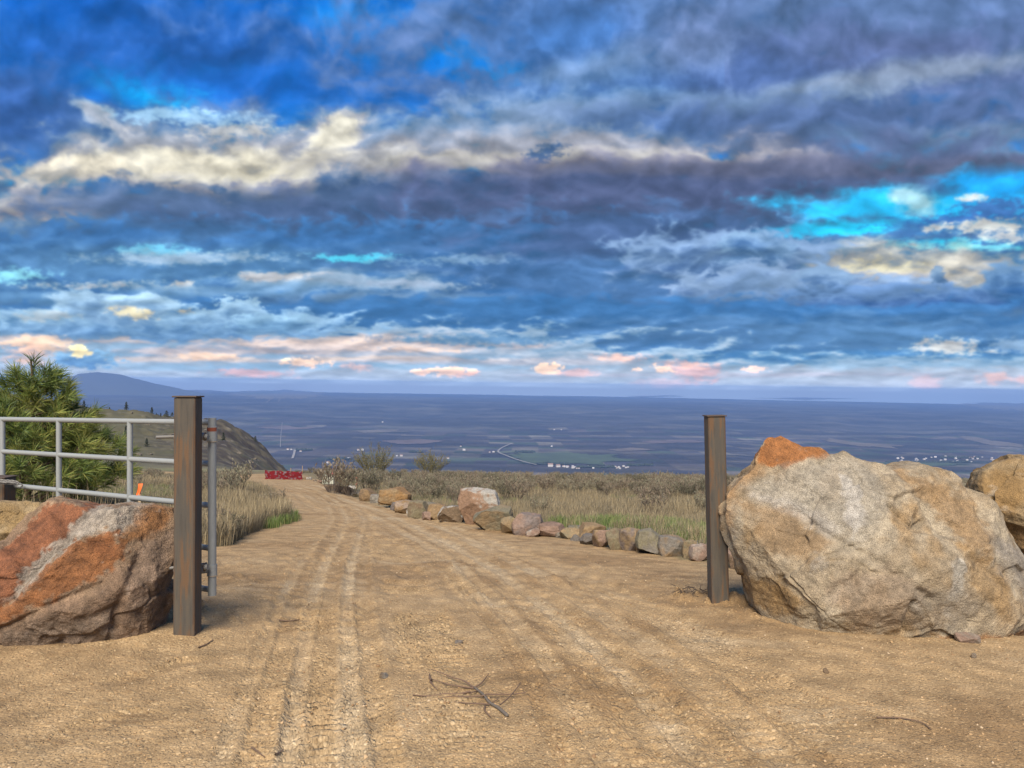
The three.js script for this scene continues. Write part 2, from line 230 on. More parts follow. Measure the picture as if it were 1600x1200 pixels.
// wheel and track marks: lines on the ground, [points, width, depth, tread pitch, tread height, paleness]
const MARKS = [
  [[[488, 1230], [490, 1100], [494, 1000], [500, 930], [512, 880], [532, 838], [545, 806], [520, 783], [470, 764], [420, 754]], .26, .020, .060, .016, .35],
  [[[560, 1230], [556, 1060], [552, 960], [556, 890], [570, 846], [578, 812], [560, 790], [505, 768], [440, 753]], .22, .012, .05, .008, .6],
  [[[690, 1060], [655, 960], [632, 900], [606, 862], [590, 838]], .40, .016, .085, .024, -.1],
  [[[1120, 1230], [960, 1050], [860, 960], [770, 890], [700, 850], [640, 820], [590, 797], [530, 775], [460, 756]], .34, .024, .07, .008, .8],
  [[[1330, 1180], [1120, 1010], [1000, 945], [900, 900], [800, 860], [720, 832], [650, 806], [590, 786], [520, 767], [450, 752]], .34, .024, .07, .012, .7],
  [[[760, 955], [735, 925], [715, 908], [700, 885]], .20, -.022, .05, .02, .8],
  [[[960, 900], [930, 885], [905, 872]], .10, -.03, .05, .01, .3],
  [[[440, 1000], [450, 930], [470, 880], [480, 850]], .2, .014, .05, .010, -.2],
  [[[405, 980], [412, 930], [430, 890], [452, 860]], .2, .012, .05, .010, -.3],
  [[[110, 1075], [180, 1066], [240, 1052], [285, 1034], [340, 1030], [390, 1034]], .12, .030, .5, .0, -.6],
  [[[40, 1190], [120, 1140], [200, 1120], [300, 1130]], .14, .022, .5, .0, -.4],
  [[[640, 850], [560, 830], [530, 818]], .25, .02, .06, .02, -.4],
  [[[1600, 1090], [1450, 1050], [1250, 1010], [1050, 990]], .2, .016, .5, 0, .4],
  [[[720, 1200], [700, 1100], [690, 1050]], .3, .010, .055, .012, .2],
  [[[505, 800], [470, 778], [440, 765], [400, 756]], .25, .03, .3, .01, .2],
  [[[640, 800], [590, 783], [540, 772], [480, 760]], .25, .03, .3, .01, -.2],
  ...[-.95, -.62, -.30, .05, .36, .72, 1.05].map((o, i) => [[[1120, 1240], [960, 1050], [860, 960], [770, 890], [700, 850], [640, 820], [590, 797], [530, 775], [460, 756]].map(([a, b]) => [a + o * (b - 700) * .42, b]), .09 + .04 * (i % 3), .010 + .005 * (i % 2), .055 + .01 * (i % 3), .007, i % 2 ? .75 : -.55]),
  ...[-1.0, -.7, -.42, -.12, .2, .5].map((o, i) => [[[520, 1240], [520, 1060], [522, 960], [532, 890], [548, 846], [560, 812], [545, 790], [495, 770], [430, 753]].map(([a, b]) => [a + o * (b - 700) * .36, b]), .08 + .05 * (i % 2), .010 + .004 * (i % 3), .05 + .01 * (i % 2), .009, i % 2 ? -.5 : .7]),
].map((m) => { const P = m[0].map(([a, b]) => pg(a, b)), S = []; let run = 0; for (let i = 1; i < P.length; i++) { const dx = P[i].x - P[i - 1].x, dz = P[i].z - P[i - 1].z, L = Math.hypot(dx, dz); S.push([P[i - 1].x, P[i - 1].z, dx / L, dz / L, L, run]); run += L; } const xs = P.map((p) => p.x), zs = P.map((p) => p.z); return { S, run, w: m[1], depth: m[2], pitch: m[3], tread: m[4], pale: m[5], box: [Math.min(...xs) - 1, Math.max(...xs) + 1, Math.min(...zs) - 1, Math.max(...zs) + 1] }; });
const CLODS = [[700, 885, .55, .05], [640, 850, .5, .03], [1082, 935, .35, .10], [1125, 925, .3, .06], [345, 880, .7, .035], [310, 960, .5, .04], [240, 950, .6, .05], [1200, 960, .5, .05], [1160, 940, .4, .05], [560, 880, .4, .03], [365, 905, .5, .03], [1040, 905, .7, .03], [890, 905, .5, .02], [760, 830, .6, .02], [530, 830, .5, .03], [900, 1060, .6, .02]].map(([a, b, r, h]) => { const p = pg(a, b); return [p.x, p.z, r, h]; });
let dirtX, dirtZ, dirtV;
function dirt(x, z) { if (x !== dirtX || z !== dirtZ) { dirtX = x; dirtZ = z; dirtV = dirtAt(x, z); } return dirtV; }
function dirtAt(x, z) { // fine relief of the graded dirt and how it is coloured: [height, pale, wet]
  const d = -z, fadeOut = sstep(70, 20, d);
  const wob = .25 * fbm2(x * .9, z * .9, 3);
  let h = .022 * fbm2(x * .8 + 5, z * 1.0, 4, .42), pale = .55 * fbm2(x * .5 + 40, z * .8, 4) , wet = fbm2(x * .45 + 9, z * .75 + 30, 4, .55);
  // chatter left across the grade by the blade
  const chat = sstep(-.15, .3, fbm2(x * .4 + 70, z * .5, 2));
  const cn = fbm2(x * 1.5 + wob, z * 11, 3, .6);
  h += chat * .009 * cn;
  const c2 = fbm2(x * 3.1 + wob * 2, z * 27, 3, .6), patchy = sstep(-.1, .25, fbm2(x * .7 + 12, z * .9 + 5, 3));
  h += .006 * fbm2(x * 17, z * 23, 3, .65) + .007 * c2 * patchy; wet += .9 * Math.max(0, c2 - .12) * patchy + .5 * Math.max(0, fbm2(x * 5, z * 9 + 40, 3, .6) - .12); pale += .35 * c2 * patchy;
  pale += .4 * cn * chat;
  for (const m of MARKS) {
    if (x < m.box[0] || x > m.box[1] || z < m.box[2] || z > m.box[3]) continue;
    let best = 9, run = 0, side = 0;
    for (const s of m.S) { const ax = x - s[0], az = z - s[1], t = clamp(ax * s[2] + az * s[3], 0, s[4]), ex = ax - t * s[2], ez = az - t * s[3], q = Math.hypot(ex, ez); if (q < best) { best = q; run = s[5] + t; side = ex * -s[3] + ez * s[2]; } }
    best += m.w * .22 * fbm2(x * 4 + m.w * 50, z * 4, 3, .6); if (best > m.w * 1.4) continue;
    const gap = sstep(-.35, .12, fbm2(run * .8, m.w * 90, 2) + .1), endFade = sstep(0, .4, run) * sstep(0, .4, m.run - run);
    const inside = sstep(m.w * .62, m.w * .42, best), berm = Math.exp(-(((best - m.w * .68) / (m.w * .16)) ** 2));
    h += endFade * .5 * (-m.depth * inside + m.depth * .7 * berm * (.6 + .8 * noise2(run * 7, side * 9)));
    if (m.tread) { const ph = run / m.pitch + Math.abs(side) / m.w * .7 + noise2(run * 2, side * 4) * .25, s = Math.sin(ph * Math.PI * 2); h += endFade * gap * inside * m.tread * .65 * clamp(s * 1.6, -1, 1) * (d > 12 ? .5 : 1); }
    pale += m.pale * inside * endFade * .24 * (.5 + gap * .5); wet += -m.pale * .25 * inside * endFade;
  }
  for (const c of CLODS) { const q = Math.hypot(x - c[0], z - c[1]) / c[2]; if (q < 1) { const k = (1 - q * q) ** 1.5; h += k * c[3] * (.3 + 2.2 * Math.max(0, fbm2(x * 9, z * 12, 4, .6))); wet += k * .45 * (.5 + fbm2(x * 6, z * 6, 2)); } }
  return [h * fadeOut, pale, wet];
}
const HOLLOWS = [];                                   // scooped out under stones, filled in below
function Gd(x, z) {
  const g = grassiness(x, z); let h = G0(x, z);
  let e = dirt(x, z)[0] * (1 - g) + g * (.05 * fbm2(x * 1.2, z * 1.2, 3));
  for (const q of HOLLOWS) { const r = Math.hypot((x - q[0]) / q[2], (z - q[1]) / q[3]); if (r < 1) e -= q[4] * (1 - r * r) ** 1.2; }
  return h + e;
}
{ const a = pg(1500, 990), b = pg(1545, 985); HOLLOWS.push([a.x, a.z - .25, .75, .30, .14], [b.x, b.z - .2, .5, .3, .06]); const m = pg(1180, 945); HOLLOWS.push([m.x, m.z - .1, .5, .3, -.05]); const l = pg(250, 990); HOLLOWS.push([l.x, l.z, .6, .35, -.04]); }

// grain of the dirt: one computed tile for colour and relief
function tileTexture(N, fn, srgb) { const d = new Uint8Array(N * N * 4); for (let j = 0; j < N; j++) for (let i = 0; i < N; i++) { const v = fn(i / N, j / N), o = (j * N + i) * 4; for (let k = 0; k < 3; k++) d[o + k] = clamp(v[k] * 255, 0, 255); d[o + 3] = 255; } const t = new THREE.DataTexture(d, N, N); t.wrapS = t.wrapT = THREE.RepeatWrapping; t.magFilter = THREE.LinearFilter; t.minFilter = THREE.LinearMipmapLinearFilter; t.generateMipmaps = true; if (srgb) t.colorSpace = THREE.SRGBColorSpace; t.needsUpdate = true; return t; }
let sandMap, sandBump, rockMap, rockBump;
{
  const N = 1024, hgt = new Float32Array(N * N), tint = new Float32Array(N * N), r = rng(5);
  for (let j = 0; j < N; j++) for (let i = 0; i < N; i++) { const u = i / N, v = j / N; hgt[j * N + i] = .30 * noise2(u * 20, v * 20, 20) + .30 * noise2(u * 60 + .5, v * 60, 60) + .30 * noise2(u * 150, v * 150 + .3, 150); }
  for (let k = 0; k < 15000; k++) { // grit, the larger stones rarer
    const cx = r() * N, cy = r() * N, R = 1.6 + 5.5 * r() ** 4, hh = .25 + .5 * r(), tn = (r() - .42) * .9;
    for (let y = -Math.ceil(R); y <= R; y++) for (let x = -Math.ceil(R); x <= R; x++) { const q = (x * x + y * y) / (R * R); if (q < 1) { const o = ((Math.round(cy + y) + N) % N) * N + (Math.round(cx + x) + N) % N; const h = hh * Math.sqrt(1 - q); if (h > hgt[o] - .2) { hgt[o] = Math.max(hgt[o], h); tint[o] = tn; } } }
  }
  sandMap = tileTexture(N, (u, v) => { const o = Math.round(v * N) * N + Math.round(u * N), t = tint[o], n = .5 * noise2(u * 9 + 3, v * 9, 9) + .6 * noise2(u * 200, v * 200, 200); const l = .78 + .23 * n + .30 * t; return [l, l - .010 + t * .04, l - .03 + t * .08]; }, true);
  sandBump = tileTexture(N, (u, v) => { const o = Math.round(v * N) * N + Math.round(u * N), h = .42 + hgt[o] * .42; return [h, h, h]; });
  rockMap = tileTexture(N, (u, v) => { const n = .55 * noise2(u * 240, v * 240, 240) + .5 * noise2(u * 120 + 4, v * 120, 120) + .3 * noise2(u * 30, v * 30, 30); const sp = noise2(u * 170 + 9, v * 170 + 2, 170) > .38 ? -.24 : noise2(u * 140 + 3, v * 140 + 7, 140) > .5 ? .12 : 0, l = .80 + .22 * n + sp; return [l, l * .99, l * .97]; }, true);
  rockBump = tileTexture(N, (u, v) => { const h = .5 + .2 * noise2(u * 200, v * 200, 200) + .2 * noise2(u * 64, v * 64, 64) + .25 * noise2(u * 18, v * 18, 18); return [h, h, h]; });
}
const groundMat = new THREE.MeshStandardMaterial({ vertexColors: true, roughness: 1, map: sandMap, bumpMap: sandBump, bumpScale: .015 });
function polar(rings, angles, hFn, cFn, uvScale) {
  const nr = rings.length, na = angles.length, P = new Float32Array(nr * na * 3), C = new Float32Array(nr * na * 3), U = new Float32Array(nr * na * 2), I = new Uint32Array((nr - 1) * (na - 1) * 6);
  let k = 0;
  for (let i = 0; i < nr; i++) for (let j = 0; j < na; j++, k++) {
    const x = Math.sin(angles[j]) * rings[i], z = -Math.cos(angles[j]) * rings[i], h = hFn(x, z, rings[i], angles[j]);
    P[3 * k] = x; P[3 * k + 1] = h; P[3 * k + 2] = z; const c = cFn(x, z, h, rings[i]); C[3 * k] = c[0]; C[3 * k + 1] = c[1]; C[3 * k + 2] = c[2];
    U[2 * k] = x * uvScale; U[2 * k + 1] = z * uvScale;
  }
  k = 0;
  for (let i = 0; i < nr - 1; i++) for (let j = 0; j < na - 1; j++) { const a = i * na + j, b = a + 1, c = a + na, d = c + 1; I[k++] = a; I[k++] = b; I[k++] = c; I[k++] = b; I[k++] = d; I[k++] = c; }
  const g = new THREE.BufferGeometry(); g.setAttribute('position', new THREE.BufferAttribute(P, 3)); g.setAttribute('color', new THREE.BufferAttribute(C, 3)); g.setAttribute('uv', new THREE.BufferAttribute(U, 2)); g.setIndex(new THREE.BufferAttribute(I, 1)); g.computeVertexNormals(); return g;
}
const angles = []; { const D = Math.PI / 180; for (let a = -180; a < -46; a += 4) angles.push(a * D); for (let a = -46; a <= 46.001; a += 92 / 620) angles.push(a * D); for (let a = 50; a <= 180; a += 4) angles.push(a * D); angles[angles.length - 1] = 180 * D; }
const RNEAR = 150;
{
  const rings = [.02]; let r = .3; while (r < RNEAR) { rings.push(r); r += r < 2.4 ? .08 : r < 9 ? r * r / 1205 * 1.7 : r < 30 ? .11 + (r - 9) * .004 : .2 * (r / 30) ** 1.6; } rings.push(RNEAR);
  const pale = [.62, .485, .31], base = [.525, .368, .195], wetc = [.37, .24, .115], soil = [.20, .17, .10], straw = [.30, .25, .14], green = [.12, .14, .05];
  const g = polar(rings, angles, (x, z) => Gd(x, z), (x, z) => {
    const q = grassiness(x, z), e = dirt(x, z);
    let c = mix3(base, pale, sstep(-.05, .55, e[1])); c = mix3(c, wetc, .85 * sstep(.0, .42, e[2]));
    const s = fbm2(x * .35, z * .35, 4); let v = mix3(soil, straw, sstep(-.25, .3, s)); v = mix3(v, green, .55 * sstep(.1, .4, fbm2(x * .2 + 60, z * .2, 3)));
    const sharp = sstep(.35, .65, q + .35 * fbm2(x * 5, z * 5, 2));
    return mix3(c, v, sharp);
  }, 1 / 1.7);
  tag(top(new THREE.Mesh(g, groundMat), 'ground'), 'sandy tan graded dirt ground with wheel marks running into dry grassland', 'ground', null, 'structure');
}
const farMat = new THREE.MeshStandardMaterial({ vertexColors: true, roughness: 1 });
const coarse = []; { const D = Math.PI / 180; for (let a = -180; a < -50; a += 5) coarse.push(a * D); for (let a = -50; a <= 50.001; a += 100 / 800) coarse.push(a * D); for (let a = 55; a <= 180; a += 5) coarse.push(a * D); coarse[coarse.length - 1] = 180 * D; }
{ // grassy slope and the stony hill to the left
  const rings = []; for (let r = RNEAR; r < 900; r *= 1.0075) rings.push(r); rings.push(900);
  rings[0] = RNEAR - .6;
  const g = polar(rings, coarse, (x, z, r) => G0(x, z) - (r < RNEAR + .1 ? .05 : 0), (x, z, h, r) => {
    const px = 800 + FOCAL * x / Math.max(1, -z);
    const n = fbm2(x / 30, z / 30, 5, .6), n2 = fbm2(x / 7, z / 7, 4, .65), t = sstep(200, 300, r + 60 * n);
    let c = mix3([.13, .125, .06], [.20, .18, .095], sstep(-.2, .3, n + .5 * n2)); c = mix3(c, [.085, .105, .04], .7 * sstep(.0, .35, fbm2(x / 25 + 9, z / 25, 4)));
    let k = mix3([.042, .034, .030], [.115, .10, .066], sstep(-.2, .35, n2 * 1.3 + .6 * n)); k = mix3(k, [.055, .062, .032], .6 * sstep(.05, .35, fbm2(x / 40 + 3, z / 22, 4)));
    if (fbm2(x / 4 + 30, z / 6, 3) > .36) k = mix3(k, [.20, .175, .14], .8);
    k = mix3(k, [.115, .112, .058], .7 * sstep(330, 180, px + 60 * n));
    return mix3(c, k.map((v) => v * .78), t);
  }, 1 / 4);
  tag(top(new THREE.Mesh(g, farMat), 'hillside'), 'grassy slope rising to a dark stony hill behind the gate', 'hillside', null, 'structure');
}
{ // the broad valley and the plateau beyond it
  const rings = [899]; for (let r = 900; r < 4000; r *= 1.03) rings.push(r); for (let r = 4000; r < 26000; r *= 1.0085) rings.push(r); for (let r = 26000; r < 40000; r *= 1.03) rings.push(r); rings.push(40000);
  const hash = (i, j) => PERM[PERM[i & 255] + (j & 255)] / 255;
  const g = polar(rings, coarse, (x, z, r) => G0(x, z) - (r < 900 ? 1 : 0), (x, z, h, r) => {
    const d = -z, n = fbm2(x / 2400, d / 2400, 5, .6), n2 = fbm2(x / 500 + 8, d / 900, 4, .6);
    let c = mix3([.045, .040, .040], [.085, .078, .062], sstep(-.3, .35, n + .4 * n2));
    const floor = sstep(13500, 11000, d + 2500 * n);
    if (floor > 0) { // orchard and field parcels
      const w = 300, i = Math.floor(x / w + .3 * noise2(d / 2000, 3)), j = Math.floor((d + 140 * hash(i, 3)) / 330), a = hash(i, j), b = hash(i + 57, j + 91);
      let f = a < .32 ? [.05, .042, .05] : a < .55 ? [.085, .066, .06] : a < .72 ? [.045, .068, .034] : a < .88 ? [.15, .12, .085] : a < .94 ? [.22, .19, .14] : [.03, .03, .03];
      f = f.map((v) => v * (.85 + .3 * b)); c = mix3(c, f, floor * .85);
    }
    c = mix3(c, [.13, .115, .08], .5 * sstep(.1, .4, fbm2(x / 1800 + 20, d / 700, 3)));
    if (d > 22000) c = mix3(c, [.16, .14, .10], .6 * sstep(-.05, .3, fbm2(x / 6000 + 2, d / 9000, 3)));
    const band = .45 + 1.5 * sstep(-.22, .32, fbm2(x / 2600 + 7, d / 620, 6, .62)), foldTone = 1 + .9 * Math.max(0, fbm2(x / 700 + 20, d / 1500, 4, .6)); return [c[0] * .46 * band * foldTone, c[1] * .50 * band * foldTone, c[2] * .55 * band * foldTone];  // light and shade of ridges and folds painted into the land tone
  }, 1 / 100);
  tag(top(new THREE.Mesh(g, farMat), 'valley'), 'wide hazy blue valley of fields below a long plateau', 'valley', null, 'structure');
}
{ // the lone broad mountain on the skyline, far left
  const N = 90, M = 40, top0 = at(150, 581, 24000), Lx = at(60, 604, 24000).x, Rx = at(345, 606, 24000).x, P = [], I = [], C = [];
  const prof = curve([[0, .0], [.1, .45], [.22, .92], [.32, 1], [.45, .9], [.62, .55], [.8, .26], [1, 0]]);
  for (let j = 0; j <= M; j++) for (let i = 0; i <= N; i++) {
    const u = i / N, v = j / M, x = lerp(Lx, Rx, u), d = lerp(22500, 28000, v), k = Math.sin(Math.PI * v) ** .8;
    const h = lerp(-450, top0.y, prof(u) * k) + 30 * fbm2(u * 9, v * 7, 3) * k;
    P.push(x * d / 24000, h, -d); const n = fbm2(u * 6, v * 6, 3); C.push(.06 + .02 * n, .065 + .02 * n, .05 + .01 * n);
    if (i < N && j < M) { const a = j * (N + 1) + i; I.push(a, a + 1, a + N + 1, a + 1, a + N + 2, a + N + 1); }
  }
  const g = new THREE.BufferGeometry(); g.setAttribute('position', new THREE.Float32BufferAttribute(P, 3)); g.setAttribute('color', new THREE.Float32BufferAttribute(C, 3)); g.setIndex(I); g.computeVertexNormals();
  tag(top(new THREE.Mesh(g, farMat), 'mountain'), 'low broad blue mountain on the skyline behind the pine', 'mountain', null, 'structure');
}

// ---------- boulders ----------
function cubeSphere(n) { const g = new THREE.BoxGeometry(2, 2, 2, n, n, n), p = g.attributes.position; for (let i = 0; i < p.count; i++) { const w = [p.getX(i), p.getY(i), p.getZ(i)].map((v) => Math.tan(v * Math.PI / 4)); const l = Math.hypot(...w); p.setXYZ(i, w[0] / l, w[1] / l, w[2] / l); } return g; }
function smoothSeams(g) { // normals shared along the chart borders, uv kept apart
  const q = new THREE.BufferGeometry(); q.setAttribute('position', g.attributes.position.clone()); q.setIndex(g.index.clone());
  const key = new Map(), p = g.attributes.position, remap = new Uint32Array(p.count); for (let i = 0; i < p.count; i++) { const k = `${p.getX(i).toFixed(5)},${p.getY(i).toFixed(5)},${p.getZ(i).toFixed(5)}`; if (!key.has(k)) key.set(k, i); remap[i] = key.get(k); }
  const idx = q.index.array; for (let i = 0; i < idx.length; i++) idx[i] = remap[idx[i]]; q.computeVertexNormals(); const n = q.attributes.normal, o = new Float32Array(p.count * 3); for (let i = 0; i < p.count; i++) { const r = remap[i]; o[3 * i] = n.getX(r); o[3 * i + 1] = n.getY(r); o[3 * i + 2] = n.getZ(r); } g.setAttribute('normal', new THREE.BufferAttribute(o, 3)); return g;
}
function boxUV(g, n, s) { // the grain laid on each face from the side it looks to
  const p = g.attributes.position.array, N = g.attributes.normal.array, idx = g.index.array, cnt = p.length / 3, map = new Int32Array(cnt * 3).fill(-1), P = [], M = [], U = [], I = new Uint32Array(idx.length);
  for (let f = 0; f < idx.length; f += 3) { const a = idx[f] * 3, b = idx[f + 1] * 3, c = idx[f + 2] * 3, ax = p[b] - p[a], ay = p[b + 1] - p[a + 1], az = p[b + 2] - p[a + 2], bx = p[c] - p[a], by = p[c + 1] - p[a + 1], bz = p[c + 2] - p[a + 2], nx = Math.abs(ay * bz - az * by), ny = Math.abs(az * bx - ax * bz), nz = Math.abs(ax * by - ay * bx), k = nz >= nx * .9 && nz >= ny ? 2 : ny >= nx ? 1 : 0;
    for (let q = 0; q < 3; q++) { const v = idx[f + q], key = v * 3 + k; if (map[key] < 0) { map[key] = P.length / 3; const x = p[v * 3], y = p[v * 3 + 1], z = p[v * 3 + 2]; P.push(x, y, z); M.push(N[v * 3], N[v * 3 + 1], N[v * 3 + 2]); if (k === 0) U.push(z * s, y * s); else if (k === 1) U.push(x * s, z * s); else U.push(x * s, y * s); } I[f + q] = map[key]; } }
  g.setAttribute('position', new THREE.Float32BufferAttribute(P, 3)); g.setAttribute('normal', new THREE.Float32BufferAttribute(M, 3)); g.setAttribute('uv', new THREE.Float32BufferAttribute(U, 2)); g.setIndex(new THREE.BufferAttribute(I, 1)); return g; }
const rockMat = new THREE.MeshStandardMaterial({ vertexColors: true, roughness: .93, map: rockMap, bumpMap: rockBump, bumpScale: .013 });
/** a large boulder: its outline read at its own distance, given depth front and back, broken by flat faces and weathered */
function bigBoulder({ outline, centre, dist, front, back, planes = [], grain = 1, n = 150, seed = 1, colour, creases = [] }) {
  const O = at(centre[0], centre[1], dist), poly = outline.map(([a, b]) => { const v = at(a, b, dist); return [v.x - O.x, v.y - O.y]; });
  const toLocal = (a, b) => { const v = at(a, b, dist); return [v.x - O.x, v.y - O.y]; };
  const R = (phi) => { const c = Math.cos(phi), s = Math.sin(phi); let best = 0; for (let i = 0; i < poly.length; i++) { const [x1, y1] = poly[i], [x2, y2] = poly[(i + 1) % poly.length], ex = x2 - x1, ey = y2 - y1, den = c * ey - s * ex; if (Math.abs(den) < 1e-9) continue; const t = (x1 * ey - y1 * ex) / den, u = (x1 * s - y1 * c) / den; if (t > 0 && u >= -1e-6 && u <= 1 + 1e-6) best = Math.max(best, t); } return best; };
  const T = []; for (let i = 0; i < 1440; i++) T.push(R((i / 1440) * Math.PI * 2 - Math.PI)); const Rs = (phi) => { let f = (phi + Math.PI) / (2 * Math.PI) * 1440, i = Math.floor(f); f -= i; return lerp(T[(i + 1440) % 1440], T[(i + 1) % 1440], f); };
  const g = cubeSphere(n), p = g.attributes.position;
  const PL = planes.map(([nx, ny, nz, d]) => { const l = Math.hypot(nx, ny, nz); return [nx / l, ny / l, nz / l, d]; });
  const fr = rng(seed * 31 + 5), CELLS = Array.from({ length: 34 }, () => [(fr() - .5) * 2.7, (fr() - .5) * 1.5, fr() * 1.2 - .3, (fr() - .5) * .05, (fr() - .5) * .16, (fr() - .5) * .16]);
  const CR = creases.map((c) => ({ pts: c.pts.map(([a, b]) => toLocal(a, b)), w: c.w, h: c.h }));
  for (let i = 0; i < p.count; i++) {
    const dx = p.getX(i), dy = p.getY(i), dz = p.getZ(i), s = Math.hypot(dx, dy), phi = Math.atan2(dy, dx), r = Rs(phi);
    const sp = Math.pow(s, .72); let x = r * Math.cos(phi) * sp, y = r * Math.sin(phi) * sp, z = Math.sign(dz) * Math.pow(Math.abs(dz), .75) * (dz > 0 ? front : back);
    const rim = 1 - sstep(.985, 1, s);
    for (const q of PL) { const e = q[0] * x + q[1] * y + q[2] * z - q[3]; if (e > 0) { const k = .94; x -= q[0] * e * k; y -= q[1] * e * k; z -= q[2] * e * k; } }
    let h = .05 * fbm3(x * 1.5 + seed, y * 1.5, z * 1.5, 3) * (.25 + .75 * rim) + .04 * (Math.abs(fbm3(x * 2.6 + seed, y * 2.6 + 4, z * 2.6, 3)) - .2) + .020 * fbm3(x * 7, y * 7 + seed, z * 7, 3, .6) + .006 * fbm3(x * 26, y * 26, z * 26 + seed, 2);
    const st = fbm3(x * 1.1 + seed * 3, y * 2.2, z * 1.1, 2) * 7; h += .0035 * (st - Math.floor(st) < .5 ? st - Math.floor(st) : 1 - st + Math.floor(st)) * 2;
    { const qx = x + .05 * fbm3(x * 6, y * 6, z * 6 + seed, 2), qy = y + .05 * fbm3(x * 6 + 9, y * 6, z * 6, 2); let b1 = 9, b2 = 9, ci = null; for (const c of CELLS) { const q = (qx - c[0]) ** 2 + (qy - c[1]) ** 2 * 1.7 + (z - c[2]) ** 2; if (q < b1) { b2 = b1; b1 = q; ci = c; } else if (q < b2) b2 = q; } const edge = sstep(0, .03, Math.sqrt(b2) - Math.sqrt(b1)); h += (ci[3] + (qx - ci[0]) * ci[4] + (qy - ci[1]) * ci[5]) * (.35 + .65 * edge) * (.3 + .7 * rim) + .007 * fbm3(x * 15 + seed, y * 15, z * 15, 2); }
    for (const c of CR) { let bd = 9; for (let k = 1; k < c.pts.length; k++) { const [ax, ay] = c.pts[k - 1], [bx, by] = c.pts[k], ex = bx - ax, ey = by - ay, t = clamp(((x - ax) * ex + (y - ay) * ey) / (ex * ex + ey * ey)); bd = Math.min(bd, Math.hypot(x - ax - ex * t, y - ay - ey * t)); } h += c.h * Math.exp(-((bd / c.w) ** 2)) * sstep(-.1, .15, z); }
    h *= grain; const l = Math.hypot(x, y, z) || 1; p.setXYZ(i, x + x / l * h, y + y / l * h, z + z / l * h * 1.2);
  }
  smoothSeams(g); boxUV(g, n, 1 / .9);
  const nn = g.attributes.normal;
  paint(g, (x, y, z, i) => colour(x, y, z, toLocal, nn.getY(i)));
  const m = new THREE.Mesh(g, rockMat); m.position.copy(O); return m;
}
/** inside a closed patch given in local metres: signed, soft */
function inPatch(poly, x, y) { let inside = false, best = 9; for (let i = 0, j = poly.length - 1; i < poly.length; j = i++) { const [xi, yi] = poly[i], [xj, yj] = poly[j]; if ((yi > y) !== (yj > y) && x < (xj - xi) * (y - yi) / (yj - yi) + xi) inside = !inside; const ex = xj - xi, ey = yj - yi, t = clamp(((x - xi) * ex + (y - yi) * ey) / (ex * ex + ey * ey)); best = Math.min(best, Math.hypot(x - xi - ex * t, y - yi - ey * t)); } return inside ? best : -best; }
const patchCache = new Map();
function patches(list, x, y, z, toLocal, base, seed) {
  let c = base; const wx = x + .07 * fbm3(x * 4 + seed, y * 4, z * 4, 4, .6), wy = y + .07 * fbm3(x * 4, y * 4 + seed + 9, z * 4, 4, .6);
  for (const q of list) { if (!patchCache.has(q)) patchCache.set(q, q.p.map(([a, b]) => toLocal(a, b))); const e = inPatch(patchCache.get(q), wx, wy) + (q.n ?? .05) * fbm3(x * 11 + seed, y * 11, z * 11, 3, .65); const a = sstep(-(q.s ?? .03), (q.s ?? .03), e) * (q.a ?? .9); if (a > .003) c = mix3(c, q.c, a); }
  return c;
}
